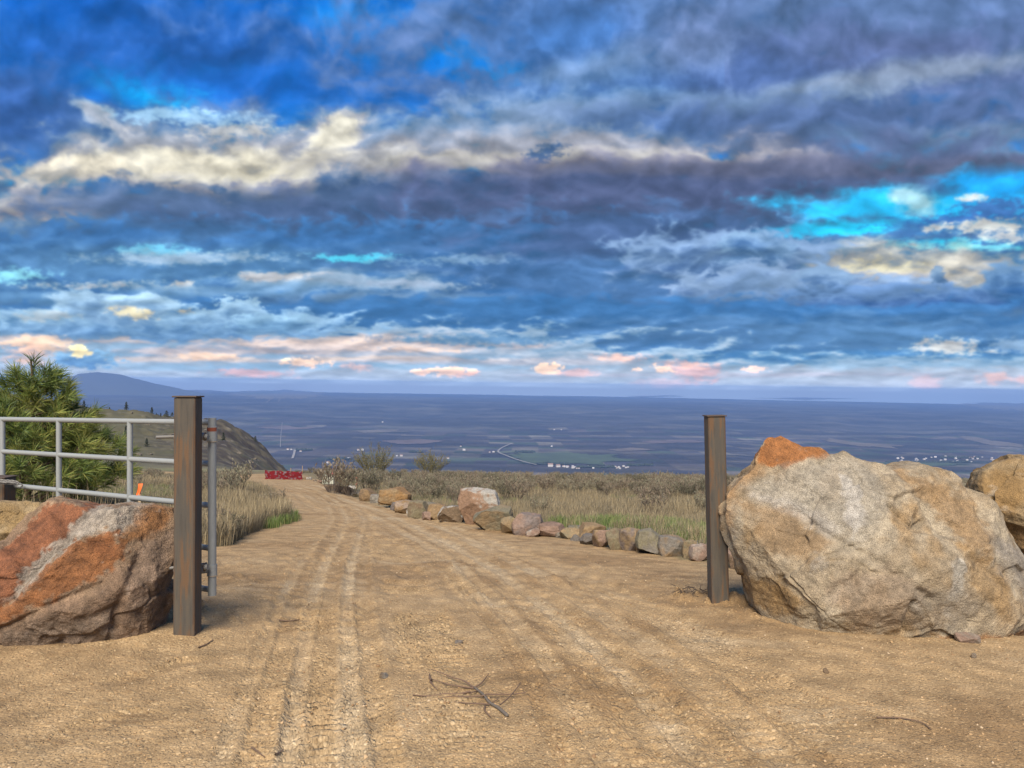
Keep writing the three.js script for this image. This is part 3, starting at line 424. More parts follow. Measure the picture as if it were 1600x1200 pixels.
{ // the big boulder right of the gateway
  const list = [
    { p: [[1128, 790], [1160, 740], [1205, 705], [1215, 722], [1175, 756], [1150, 790], [1140, 840], [1125, 850]], c: [.44, .25, .10], a: .7, s: .05 },
    { p: [[1195, 725], [1212, 690], [1232, 676], [1262, 696], [1300, 702], [1296, 714], [1262, 718], [1238, 732]], c: [.42, .17, .05], a: .95, s: .015, n: .02 },
    { p: [[1165, 765], [1230, 735], [1300, 712], [1345, 722], [1360, 770], [1310, 830], [1270, 820], [1215, 790]], c: [.50, .47, .40], a: .75, s: .06 },
    { p: [[1172, 778], [1225, 770], [1285, 810], [1270, 822], [1200, 792]], c: [.56, .53, .48], a: .8, s: .03 },
    { p: [[1300, 735], [1316, 735], [1318, 800], [1300, 820], [1295, 790]], c: [.64, .62, .58], a: .85, s: .02, n: .06 },
    { p: [[1165, 790], [1230, 790], [1268, 830], [1230, 860], [1180, 850]], c: [.33, .20, .085], a: .6, s: .06, n: .1 },
    { p: [[1385, 720], [1440, 745], [1490, 770], [1505, 830], [1470, 860], [1430, 800]], c: [.40, .25, .11], a: .7, s: .05, n: .12 },
    { p: [[1435, 830], [1480, 850], [1520, 890], [1500, 930], [1445, 900]], c: [.43, .29, .14], a: .7, s: .05, n: .1 },
    { p: [[1500, 830], [1560, 840], [1600, 880], [1600, 960], [1540, 900], [1505, 870]], c: [.37, .34, .30], a: .8, s: .05, n: .08 },
    { p: [[1420, 850], [1436, 845], [1432, 895], [1410, 900]], c: [.60, .58, .52], a: .8, s: .02, n: .06 },
    { p: [[1270, 870], [1340, 860], [1380, 890], [1360, 940], [1290, 950], [1250, 910]], c: [.34, .26, .19], a: .6, s: .05, n: .1 },
    { p: [[1350, 890], [1420, 880], [1460, 910], [1430, 950], [1370, 950]], c: [.35, .31, .25], a: .6, s: .05, n: .1 },
    { p: [[1400, 955], [1600, 965], [1600, 985], [1420, 985]], c: [.43, .20, .06], a: .75, s: .02, n: .05 },
    { p: [[1160, 900], [1200, 890], [1225, 920], [1200, 950], [1165, 935]], c: [.33, .20, .07], a: .8, s: .04 },
  ];
  const b = bigBoulder({
    outline: [[1142, 778], [1166, 750], [1190, 728], [1206, 697], [1218, 684], [1234, 680], [1248, 690], [1264, 700], [1288, 699], [1298, 710], [1322, 706], [1332, 714], [1366, 724], [1392, 728], [1420, 730], [1440, 726], [1468, 734], [1485, 736], [1496, 752], [1520, 768], [1545, 800], [1580, 860], [1640, 890], [1670, 980], [1610, 1030], [1500, 1040], [1380, 1040], [1270, 1025], [1205, 1000], [1178, 945], [1166, 885], [1147, 848], [1139, 806]],
    centre: [1350, 840], dist: 5.75, front: .78, back: .8, seed: 3, n: 165,
    planes: [[-.35, .45, .75, .40], [.1, .62, .7, .42], [.35, .2, .9, .64], [-.45, .05, .9, .68], [.05, -.15, 1, .70], [.75, -.1, .6, 1.15], [-.75, -.1, .5, .78], [.2, .0, .97, .66], [-.15, -.3, .9, .72], [.62, .35, .6, .80], [.5, -.4, .75, .98], [-.6, -.5, .5, .92]],
    creases: [{ pts: [[1165, 785], [1225, 790], [1275, 830], [1330, 860]], w: .03, h: -.03 }, { pts: [[1395, 730], [1420, 780], [1440, 830], [1500, 890]], w: .035, h: -.03 }, { pts: [[1255, 900], [1300, 870], [1345, 870], [1380, 900]], w: .03, h: -.025 }, { pts: [[1500, 760], [1510, 830], [1500, 860], [1560, 920]], w: .05, h: -.045 }, { pts: [[1360, 780], [1385, 810], [1410, 800]], w: .02, h: -.03 }, { pts: [[1205, 890], [1230, 920], [1235, 960]], w: .03, h: -.03 }, { pts: [[1355, 905], [1350, 950]], w: .02, h: -.03 }, { pts: [[1200, 722], [1240, 735], [1300, 712]], w: .03, h: -.03 }],
    colour: (x, y, z, L, ny) => {
      const n = fbm3(x * 2 + 5, y * 2, z * 2, 4, .6), v = fbm3(x * 8, y * 8, z * 8, 3, .6);
      let c = mix3([.47, .385, .265], [.57, .50, .38], sstep(-.3, .3, n)); c = mix3(c, [.44, .285, .125], .7 * sstep(.0, .32, fbm3(x * 2.6 + 40, y * 1.7, z * 2, 4, .6)));
      c = patches(list, x, y, z, L, c, 2); c = mix3(c, [.58, .54, .47], .5 * sstep(.28, .42, fbm3(x * 5 + 9, y * 3.4, z * 5, 4, .65)));
      const w = fbm3(x * 22, y * 22 + 3, z * 22, 3, .7), k = .90 + .5 * v + .45 * w; return [c[0] * k, c[1] * k, c[2] * k];
    },
  });
  tag(top(b, 'boulder'), 'largest boulder, pale buff granite with orange peak, right of the gateway', 'boulder');
}
{ // boulder behind it at the frame's right edge
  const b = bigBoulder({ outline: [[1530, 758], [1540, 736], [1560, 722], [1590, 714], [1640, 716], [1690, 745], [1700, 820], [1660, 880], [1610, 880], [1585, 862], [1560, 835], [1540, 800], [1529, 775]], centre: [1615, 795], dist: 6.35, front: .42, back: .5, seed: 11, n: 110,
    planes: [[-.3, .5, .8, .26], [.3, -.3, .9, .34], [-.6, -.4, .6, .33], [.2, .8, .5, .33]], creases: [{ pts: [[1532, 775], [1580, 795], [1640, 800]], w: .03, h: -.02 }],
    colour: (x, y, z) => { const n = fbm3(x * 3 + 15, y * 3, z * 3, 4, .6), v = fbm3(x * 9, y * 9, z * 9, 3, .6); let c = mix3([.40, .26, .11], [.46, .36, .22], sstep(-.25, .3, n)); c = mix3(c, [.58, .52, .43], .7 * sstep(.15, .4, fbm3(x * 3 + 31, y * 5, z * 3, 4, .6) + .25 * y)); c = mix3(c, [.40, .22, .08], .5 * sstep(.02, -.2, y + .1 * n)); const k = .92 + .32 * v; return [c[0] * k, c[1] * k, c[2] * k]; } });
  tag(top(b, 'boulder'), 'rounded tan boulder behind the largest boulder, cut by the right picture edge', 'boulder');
}
{ // the rust-red boulder left of the gate post
  const list = [
    { p: [[-60, 830], [20, 860], [75, 785], [160, 788], [130, 830], [95, 870], [65, 920], [0, 960], [-60, 970]], c: [.33, .125, .055], a: .92, s: .014, n: .07 },
    { p: [[150, 790], [232, 785], [225, 815], [170, 830], [130, 860], [85, 905], [55, 925], [95, 860], [125, 825]], c: [.50, .46, .40], a: .85, s: .02, n: .12 },
    { p: [[110, 885], [150, 835], [185, 822], [220, 835], [215, 870], [160, 900], [90, 930], [20, 975], [-60, 1000], [-60, 960], [20, 950]], c: [.35, .14, .045], a: .9, s: .02, n: .12 },
    { p: [[225, 790], [255, 800], [250, 830], [215, 835]], c: [.42, .19, .06], a: .8, s: .03, n: .05 },
    { p: [[165, 832], [200, 828], [212, 850], [180, 860]], c: [.26, .10, .035], a: .7, s: .03, n: .06 },
    { p: [[-60, 985], [60, 950], [150, 925], [230, 880], [262, 830], [260, 960], [220, 1010], [-60, 1030]], c: [.27, .185, .125], a: .8, s: .04, n: .06 },
    { p: [[60, 960], [120, 940], [200, 940], [210, 980], [120, 1000], [60, 1000]], c: [.30, .235, .18], a: .6, s: .05, n: .1 },
    { p: [[228, 870], [238, 840], [264, 830], [262, 880], [240, 960], [222, 950]], c: [.33, .24, .175], a: .8, s: .02, n: .04 },
  ];
  const b = bigBoulder({
    outline: [[-70, 870], [-20, 862], [10, 846], [40, 808], [72, 784], [110, 784], [150, 789], [166, 790], [200, 785], [226, 790], [254, 800], [264, 824], [268, 850], [262, 890], [252, 930], [244, 965], [238, 1005], [200, 1030], [100, 1050], [-40, 1055], [-90, 980]],
    centre: [110, 900], dist: 4.98, front: .55, back: .42, seed: 8, n: 150,
    planes: [[-.25, .55, .75, .30], [.25, .25, .93, .36], [-.1, .12, 1, .37], [.5, -.15, .85, .46], [.15, -.4, .88, .42], [.85, 0, .5, .56], [-.3, -.3, .88, .48], [.75, .3, .55, .52]],
    creases: [{ pts: [[160, 790], [125, 828], [90, 875], [60, 922], [0, 965]], w: .035, h: -.035 }, { pts: [[0, 975], [70, 955], [130, 925], [200, 895]], w: .03, h: -.025 }, { pts: [[235, 835], [232, 880], [215, 940], [205, 1000]], w: .025, h: -.02 }, { pts: [[170, 950], [215, 930], [212, 970]], w: .03, h: -.02 }, { pts: [[115, 1010], [140, 985]], w: .03, h: -.03 }],
    colour: (x, y, z, L) => {
      const n = fbm3(x * 3 + 25, y * 3, z * 3, 4, .6), v = fbm3(x * 10, y * 10, z * 10, 3, .6);
      let c = mix3([.31, .21, .14], [.40, .28, .18], sstep(-.3, .3, n)); c = patches(list, x, y, z, L, c, 6);
      c = mix3(c, [.50, .40, .33], .65 * sstep(.34, .46, fbm3(x * 9 + 2, y * 9, z * 9, 4, .7))); const w = fbm3(x * 24, y * 24 + 3, z * 24, 3, .7), k = .88 + .65 * v + .5 * w; return [c[0] * k, c[1] * k, c[2] * k];
    },
  });
  tag(top(b, 'boulder'), 'rust-red boulder with a white diagonal band left of the tall gate post', 'boulder');
}
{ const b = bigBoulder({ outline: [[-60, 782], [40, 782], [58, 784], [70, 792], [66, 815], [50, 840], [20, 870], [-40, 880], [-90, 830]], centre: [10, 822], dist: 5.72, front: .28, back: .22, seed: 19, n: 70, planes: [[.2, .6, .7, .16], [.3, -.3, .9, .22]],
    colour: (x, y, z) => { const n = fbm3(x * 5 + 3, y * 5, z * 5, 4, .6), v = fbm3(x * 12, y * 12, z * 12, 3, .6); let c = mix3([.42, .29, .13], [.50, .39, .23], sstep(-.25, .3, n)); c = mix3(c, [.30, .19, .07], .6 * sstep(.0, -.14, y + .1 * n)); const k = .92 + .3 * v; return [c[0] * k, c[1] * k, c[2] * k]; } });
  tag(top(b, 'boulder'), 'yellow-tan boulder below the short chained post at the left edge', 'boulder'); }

// ---------- row of stones along the drive ----------
const stoneMat = new THREE.MeshStandardMaterial({ vertexColors: true, roughness: .95, map: rockMap, bumpMap: rockBump, bumpScale: .006 });
function stoneGeo(seed, w, h, dp, c1, c2, cut = 9, face) {
  const r = rng(seed * 7919 + 13), n = w > .5 ? 34 : 20, g = cubeSphere(n), p = g.attributes.position, PL = [];
  for (let i = 0; i < cut; i++) { const u = r() * 2 - 1, a = r() * 6.283, s = Math.sqrt(1 - u * u); PL.push([s * Math.cos(a), u, s * Math.sin(a), .60 + .30 * r()]); }
  for (let i = 0; i < p.count; i++) { let x = p.getX(i), y = p.getY(i), z = p.getZ(i); { const m = Math.max(Math.abs(x), Math.abs(y), Math.abs(z)), k = lerp(1, .82 / m, .55); x *= k; y *= k; z *= k; } for (const q of PL) { const e = q[0] * x + q[1] * y + q[2] * z - q[3]; if (e > 0) { x -= q[0] * e; y -= q[1] * e; z -= q[2] * e; } } const k = 1 + .09 * fbm3(x * 2 + seed, y * 2, z * 2, 3) + .035 * fbm3(x * 6, y * 6 + seed, z * 6, 3); p.setXYZ(i, x * k, y * k, z * k); }
  g.computeBoundingBox(); const b = g.boundingBox, sx = w / (b.max.x - b.min.x), sy = h / (b.max.y - b.min.y), sz = dp / (b.max.z - b.min.z);
  g.translate(-(b.min.x + b.max.x) / 2, -b.min.y, -(b.min.z + b.max.z) / 2); g.scale(sx, sy, sz); smoothSeams(g); boxUV(g, n, 1 / .6);
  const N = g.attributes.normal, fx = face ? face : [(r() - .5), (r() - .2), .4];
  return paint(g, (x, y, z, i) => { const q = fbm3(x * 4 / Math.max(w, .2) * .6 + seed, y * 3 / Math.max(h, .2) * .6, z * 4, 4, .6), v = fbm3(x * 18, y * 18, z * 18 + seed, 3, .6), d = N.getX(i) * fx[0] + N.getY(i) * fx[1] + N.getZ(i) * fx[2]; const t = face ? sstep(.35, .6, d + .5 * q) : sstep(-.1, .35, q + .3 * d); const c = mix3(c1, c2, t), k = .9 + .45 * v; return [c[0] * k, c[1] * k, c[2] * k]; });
}
const TAN = [.36, .245, .13], BUFF = [.42, .31, .18], PINK = [.40, .28, .22], WHITE = [.60, .58, .53], GREY = [.29, .27, .24], OLIVE = [.30, .265, .17], MAUVE = [.28, .235, .22], BROWN = [.25, .18, .115], DARK = [.225, .205, .19], RED = [.33, .22, .165], BLUEG = [.22, .235, .235], ORANGE = [.40, .235, .095];
// [px, base py, width, height, colours, label, clear cut face]
const STONES = [
  [1152, 890, 26, 34, PINK, BROWN, 'pinkish stone half hidden between the right post and the largest boulder'],
  [1095, 878, 29, 27, [.50, .42, .36], PINK, 'rounded pale pink stone touching the left side of the right post'],
  [1099, 862, 24, 14, MAUVE, GREY, 'purple-grey stone peeking over the rounded pale pink stone'],
  [1079, 873, 20, 29, BUFF, OLIVE, 'narrow tan stone just left of the rounded pale pink stone'],
  [1054, 870, 42, 33, GREY, TAN, 'wide grey-brown stone, fourth along the row from the right post'],
  [1021, 867, 46, 40, [.31, .285, .19], GREY, 'big pale olive-grey stone, tallest near the right post'],
  [1004, 864, 17, 36, TAN, BROWN, 'thin upright tan stone leaning on the big olive-grey stone'],
  [986, 862, 32, 37, MAUVE, BUFF, 'purple-grey and tan cracked stone beside the thin upright tan stone'],
  [963, 860, 28, 34, OLIVE, BROWN, 'olive-brown angular stone with a hollow under its flat top'],
  [942, 856, 28, 29, BUFF, PINK, 'pinkish tan stone between the olive-brown angular stone and the broad tan one'],
  [952, 836, 22, 10, GREY, BLUEG, 'low grey stone lying in grass behind the pinkish tan stone'],
  [926, 846, 42, 27, TAN, BUFF, 'broad tan stone capping a dark grey one'],
  [921, 852, 26, 17, DARK, DARK, 'dark grey stone tucked under the broad tan stone'],
  [900, 834, 24, 13, BLUEG, OLIVE, 'blue-grey stone standing behind the olive slab'],
  [893, 844, 32, 17, OLIVE, BUFF, 'flat-faced olive slab in the middle of the stone row'],
  [900, 847, 15, 9, DARK, GREY, 'small dark stone in front of the olive slab'],
  [876, 841, 14, 9, GREY, TAN, 'small grey-tan wedge left of the olive slab'],
  [864, 839, 46, 21, RED, PINK, 'long low reddish-brown stone in the middle of the row'],
  [849, 832, 16, 14, DARK, BLUEG, 'dark slate stone between the reddish-brown and mauve stones'],
  [824, 837, 44, 36, MAUVE, PINK, 'mauve-brown rounded stone left of the long reddish-brown one'],
  [833, 839, 21, 12, PINK, WHITE, 'small pink and white chip in front of the mauve-brown stone'],
  [797, 835, 28, 29, BUFF, OLIVE, 'tan stone with a dark notch beside the large olive-grey block'],
  [770, 831, 56, 40, [.28, .26, .18], BUFF, 'large olive-grey block at the foot of the tall pinkish boulder'],
  [748, 821, 62, 62, [.44, .285, .19], WHITE, 'tall pinkish boulder with a white right face, highest of the row', [.75, .55, .3]],
  [718, 817, 14, 18, WHITE, WHITE, 'small white wedge left of the tall pinkish boulder'],
  [704, 817, 38, 26, BROWN, WHITE, 'dark brown wedge-shaped stone with a white left face', [-.85, .45, .2]],
  [708, 803, 22, 12, BLUEG, GREY, 'blue-grey stone behind the dark brown wedge'],
  [682, 813, 28, 25, BUFF, TAN, 'upright buff stone left of the dark brown wedge'],
  [666, 813, 14, 13, PINK, PINK, 'small round pink stone at the foot of the buff stone'],
  [671, 803, 23, 18, GREY, OLIVE, 'plain grey stone behind the small round pink stone'],
  [652, 810, 30, 29, BROWN, OLIVE, 'dark brown upright stone with a dark foot'],
  [632, 802, 32, 21, [.46, .36, .28], TAN, 'pale pink and tan stone below the round orange boulder'],
  [639, 803, 8, 7, WHITE, WHITE, 'tiny white chip beside the dark brown upright stone'],
  [620, 799, 22, 13, MAUVE, DARK, 'dark purple-grey stone under the right side of the round orange boulder'],
  [615, 794, 46, 33, ORANGE, BUFF, 'large round orange-tan boulder at the drive bend'],
  [595, 789, 10, 12, BROWN, TAN, 'small brown stone touching the left of the round orange boulder'],
  [587, 787, 18, 15, [.50, .49, .45], GREY, 'pale grey-white stone at the drive bend'],
  [574, 784, 26, 21, BROWN, TAN, 'brown boulder left of the pale grey-white stone'],
  [558, 777, 19, 11, GREY, OLIVE, 'low grey stone left of the brown boulder'],
  [543, 773, 16, 12, BROWN, GREY, 'brown stone half under dry brush at the far end of the row'],
  [528, 770, 15, 14, BROWN, GREY, 'grey-brown stone, second from the far end of the row'],
  [517, 767, 14, 11, GREY, BROWN, 'last grey stone at the far end of the row'],
  [549, 764, 12, 4, WHITE, WHITE, 'flat white stone lying in the brush by the pink stake'],
];
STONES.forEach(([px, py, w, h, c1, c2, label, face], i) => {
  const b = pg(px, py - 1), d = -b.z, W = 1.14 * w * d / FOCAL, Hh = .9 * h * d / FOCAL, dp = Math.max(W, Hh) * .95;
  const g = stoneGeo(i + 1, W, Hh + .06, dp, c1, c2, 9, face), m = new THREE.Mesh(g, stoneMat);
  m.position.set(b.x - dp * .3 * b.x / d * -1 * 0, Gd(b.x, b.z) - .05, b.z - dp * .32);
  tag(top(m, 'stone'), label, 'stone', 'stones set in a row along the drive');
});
{ // loose stones by the gateway
  const put = (px, py, w, h, c1, c2, label, seed, name = 'stone') => { const b = pg(px, py), d = -b.z, g = stoneGeo(seed, w * d / FOCAL, h * d / FOCAL + .02, w * d / FOCAL * .8, c1, c2, 8), m = new THREE.Mesh(g, stoneMat); m.position.set(b.x, Gd(b.x, b.z) - .015, b.z); tag(top(m, name), label, name.replace('_', ' ')); };
  put(1118, 938, 24, 20, [.45, .30, .15], [.50, .36, .20], 'sandy dirt clod at the foot of the right post', 71, 'dirt_clod');
  put(1512, 1000, 36, 10, [.42, .36, .30], PINK, 'flat pale stone lying under the largest boulder', 72);
  put(1521, 1027, 8, 6, BROWN, GREY, 'small dark pebble in the dirt below the largest boulder', 73);
  put(1291, 1052, 9, 6, BROWN, BROWN, 'single brown pebble in the open dirt on the right', 74);
  put(717, 1003, 13, 7, BROWN, DARK, 'brown clod of dirt above the fallen branch', 75, 'dirt_clod');
  put(600, 1057, 14, 6, GREY, BROWN, 'grey-brown clod left of the fallen branch', 76, 'dirt_clod');
}

// ---------- gate posts and gate ----------
function steelTexture(seed, H) { return tileTextureRect(256, 1024, (u, v) => {
  const n = fbm2(u * 5 + seed, v * H * 3, 5, .6), st = fbm2(u * 3.5 + seed * 3, v * 4.5, 5, .6), f = noise2(u * 90 + seed, v * 300) * .5;
  let c = mix3([.155, .140, .115], [.205, .170, .125], sstep(-.3, .3, n)); c = mix3(c, [.30, .16, .070], .85 * sstep(-.02, .34, st + .45 * n));
  c = mix3(c, [.11, .095, .08], .5 * sstep(.1, .4, fbm2(u * 7 + 20 + seed, v * 9, 4)));
  const edge = Math.min(u, 1 - u); c = mix3(c, [.20, .095, .04], .7 * sstep(.10, .0, edge + .08 * fbm2(v * 14, seed, 3)));
  c = mix3(c, [.34, .125, .055], .8 * sstep(.10, .02, v + .05 * fbm2(u * 6, seed + 4, 3)) * (edge < .3 ? 1 : .45));
  const k = .42 + .2 * f; return c.map((x) => Math.pow(clamp(x * k), 1 / 2.2)); }); }
function tileTextureRect(W, H, fn) { const d = new Uint8Array(W * H * 4); for (let j = 0; j < H; j++) for (let i = 0; i < W; i++) { const v = fn(i / W, j / H), o = (j * W + i) * 4; for (let k = 0; k < 3; k++) d[o + k] = clamp(v[k] * 255, 0, 255); d[o + 3] = 255; } const t = new THREE.DataTexture(d, W, H); t.magFilter = THREE.LinearFilter; t.minFilter = THREE.LinearMipmapLinearFilter; t.generateMipmaps = true; t.colorSpace = THREE.SRGBColorSpace; t.wrapS = t.wrapT = THREE.RepeatWrapping; t.needsUpdate = true; return t; }
const steelA = new THREE.MeshStandardMaterial({ map: steelTexture(1, 1.5), roughness: .8, metalness: .1 }), steelB = new THREE.MeshStandardMaterial({ map: steelTexture(17, 1.4), roughness: .8, metalness: .1 });
const darkSteel = std(.09, .065, .05, .7, { metalness: .3 }), zinc = std(.22, .215, .20, .6, { metalness: .3 });
const galv = new THREE.MeshStandardMaterial({ map: tileTexture(256, (u, v) => { const n = .5 * noise2(u * 8, v * 8, 8) + .5 * noise2(u * 40, v * 40, 40); const l = .58 + .05 * n; return [l * .965, l, l * 1.0]; }, true), roughness: .55, metalness: .15 });
function boxPost(name, px0, px1, topY, baseY, dist, depth, mat, lean, label, sink = .25) {
  const a = at((px0 + px1) / 2, baseY, dist), b = at((px0 + px1) / 2, topY, dist), w = (px1 - px0) * dist / FOCAL, h = b.y - a.y;
  const o = group(name, a.x, a.y, a.z - depth / 2);
  o.rotation.z = lean;
  const s = new RoundedBoxGeometry(w, h + sink, depth, 2, .009); s.translate(0, (h - sink) / 2, 0);
  const P = s.attributes.position, U = s.attributes.uv, N = s.attributes.normal; for (let i = 0; i < P.count; i++) { const v = (P.getY(i) + sink * .0) / (h + .02); U.setXY(i, Math.abs(N.getX(i)) > .6 ? P.getZ(i) / depth + .5 : P.getX(i) / w + .5, clamp(v, 0.002, .998)); }
  part('shaft', s, mat, o);
  const c = new RoundedBoxGeometry(w + .018, .010, depth + .018, 1, .003); c.translate(0, h + .0055, 0); part('cap_plate', c, darkSteel, o);
  // welded seams of the box
  const seam = new THREE.BoxGeometry(.004, h * .96, .004); const sm = seam.clone(); sm.translate(w * .5 - .012, h * .49, depth / 2); part('weld_seam', sm, darkSteel, o);
  tag(o, label, 'gate post'); return { o, w, h };
}
const gd0 = 5.10, gd1 = 6.37;                         // the leaf swings away to the left
const hingeAt = (py) => at(331.5, py, gd0), farAt = (py) => at(5, py, gd1);
{
  const { o, w, h } = boxPost('gate_post', 270, 304, 621, 980, 4.86, .115, steelA, .012, 'tall rusty steel gate post with hinge bolts carrying the grey gate');
  const back = o.position;
  for (const py of [683.5, 892]) { // bolts through the post, from the near left to the collars on the gate
    const y = at(260, py, 4.9).y - back.y, L = at(247, py, 4.94), R = hingeAt(py), z = L.z - back.z;
    const bolt = part('hinge_bolt', mergeGeometries([tube(V(L.x - back.x, y, z), V(R.x - back.x - .03, y, R.z - back.z + .00), .011, 10)]), zinc, o);
    const nut = new THREE.CylinderGeometry(.021, .021, .018, 6); nut.rotateZ(Math.PI / 2); nut.translate(-w / 2 - .012, y, z + .01); part('nut', nut, zinc, bolt);
    const n2 = nut.clone(); n2.translate(w + .026, 0, -.08); part('nut', n2, zinc, bolt);
    const ws = new THREE.CylinderGeometry(.028, .028, .004, 16); ws.rotateZ(Math.PI / 2); ws.translate(w / 2 + .003, y, z - .07); part('washer', ws, darkSteel, bolt);
  }
}
boxPost('gate_post', 1112, 1139.5, 651, 924, 6.1, .14, steelB, .034, 'right-hand rusty steel gate post standing alone beside the largest boulder', .3);
{ // short post the open leaf is chained to
  const { o, w, h } = boxPost('latch_post', -12, 25, 744, 850, 6.30, .15, steelA, 0, 'short rusty steel post with a chain at the left edge', .3);
  o.position.z += .16;
}
{
  const P0 = hingeAt(922), g = group('farm_gate', P0.x, 0, P0.z), rel = (v) => v.clone().sub(g.position);
  const rails = [[660, 655], [725, 705.5], [790, 757], [857, 810], [922, 861]];
  const along = (k, t) => { const a = hingeAt(rails[k][0]), b = farAt(rails[k][1]); return a.clone().lerp(b, t); };
  const END = 1.335;
  rails.forEach((r, k) => part('rail', tube(rel(along(k, 0.006)), rel(along(k, END)), .0195, 14), galv, g));
  const st = (t, r, y0, y1, name) => { const a = rel(along(0, t)), b = rel(along(4, t)); const dir = a.clone().sub(b).normalize(); return part(name, tube(b.clone().addScaledVector(dir, -y0), a.clone().addScaledVector(dir, y1), r, 16), galv, g); };
  const tAt = (px) => { let lo = 0, hi = 1.4; for (let i = 0; i < 40; i++) { const m = (lo + hi) / 2, v = along(0, m).sub(camera.position), x = 800 + FOCAL * v.x / -v.z; if (x > px) lo = m; else hi = m; } return lo; };
  const stile = st(0, .027, .035, .03, 'hinge_stile');
  const collar = (py, len, up) => { const c = hingeAt(py); const q = tube(rel(c).add(V(0, -len / 2 + up, 0)), rel(c).add(V(0, len / 2 + up, 0)), .0325, 18); part('hinge_collar', q, galv, stile); const band = tube(rel(c).add(V(0, -len / 2 + up - .006, 0)), rel(c).add(V(0, -len / 2 + up, 0)), .0345, 18); part('collar_band', band, std(.36, .30, .22, .7), stile); const lug = tube(rel(c).add(V(-.066, 0, .01)), rel(c).add(V(-.028, 0, .0)), .026, 12, .022); part('hinge_lug', lug, galv, stile); };
  collar(682, .10, .02); collar(890, .07, 0);
  { const c = rel(hingeAt(671)); part('rust_band', tube(c.clone().add(V(0, -.012, 0)), c.clone().add(V(0, .014, 0)), .0332, 18), std(.22, .06, .03, .8), stile); }
  for (const px of [204, 93, 5]) st(tAt(px), .0205, .02, .0, 'upright');
  st(END, .0235, .03, .03, 'end_stile');
  shadows(g); tag(g, 'grey tubular steel farm gate swung open on the left', 'gate');
}
{ // chain round the short post
  const c = group('chain', ...at(12, 752, 6.04).toArray()), ring = new THREE.TorusGeometry(.017, .0045, 8, 14); ring.scale(1.5, 1, 1);
  const pts = [[-10, 752], [0, 752], [5, 753], [10, 753.5], [15, 753], [20, 754], [25, 755], [30, 758]];
  for (let i = 0; i < 13; i++) { const t = i / 12 * 7, k = Math.min(6, Math.floor(t)), u = t - k, a = at(lerp(pts[k][0], pts[k + 1][0], u), lerp(pts[k][1], pts[k + 1][1], u), 6.05 + (i > 10 ? .05 * (i - 10) : 0)).sub(c.position); const m = part('chain_link', ring, zinc, c); m.position.copy(a); m.rotation.set(i % 2 ? Math.PI / 2 : .2, 0, .1 * Math.sin(i)); }
  tag(c, 'steel chain wrapped round the short post at the left edge', 'chain');
}

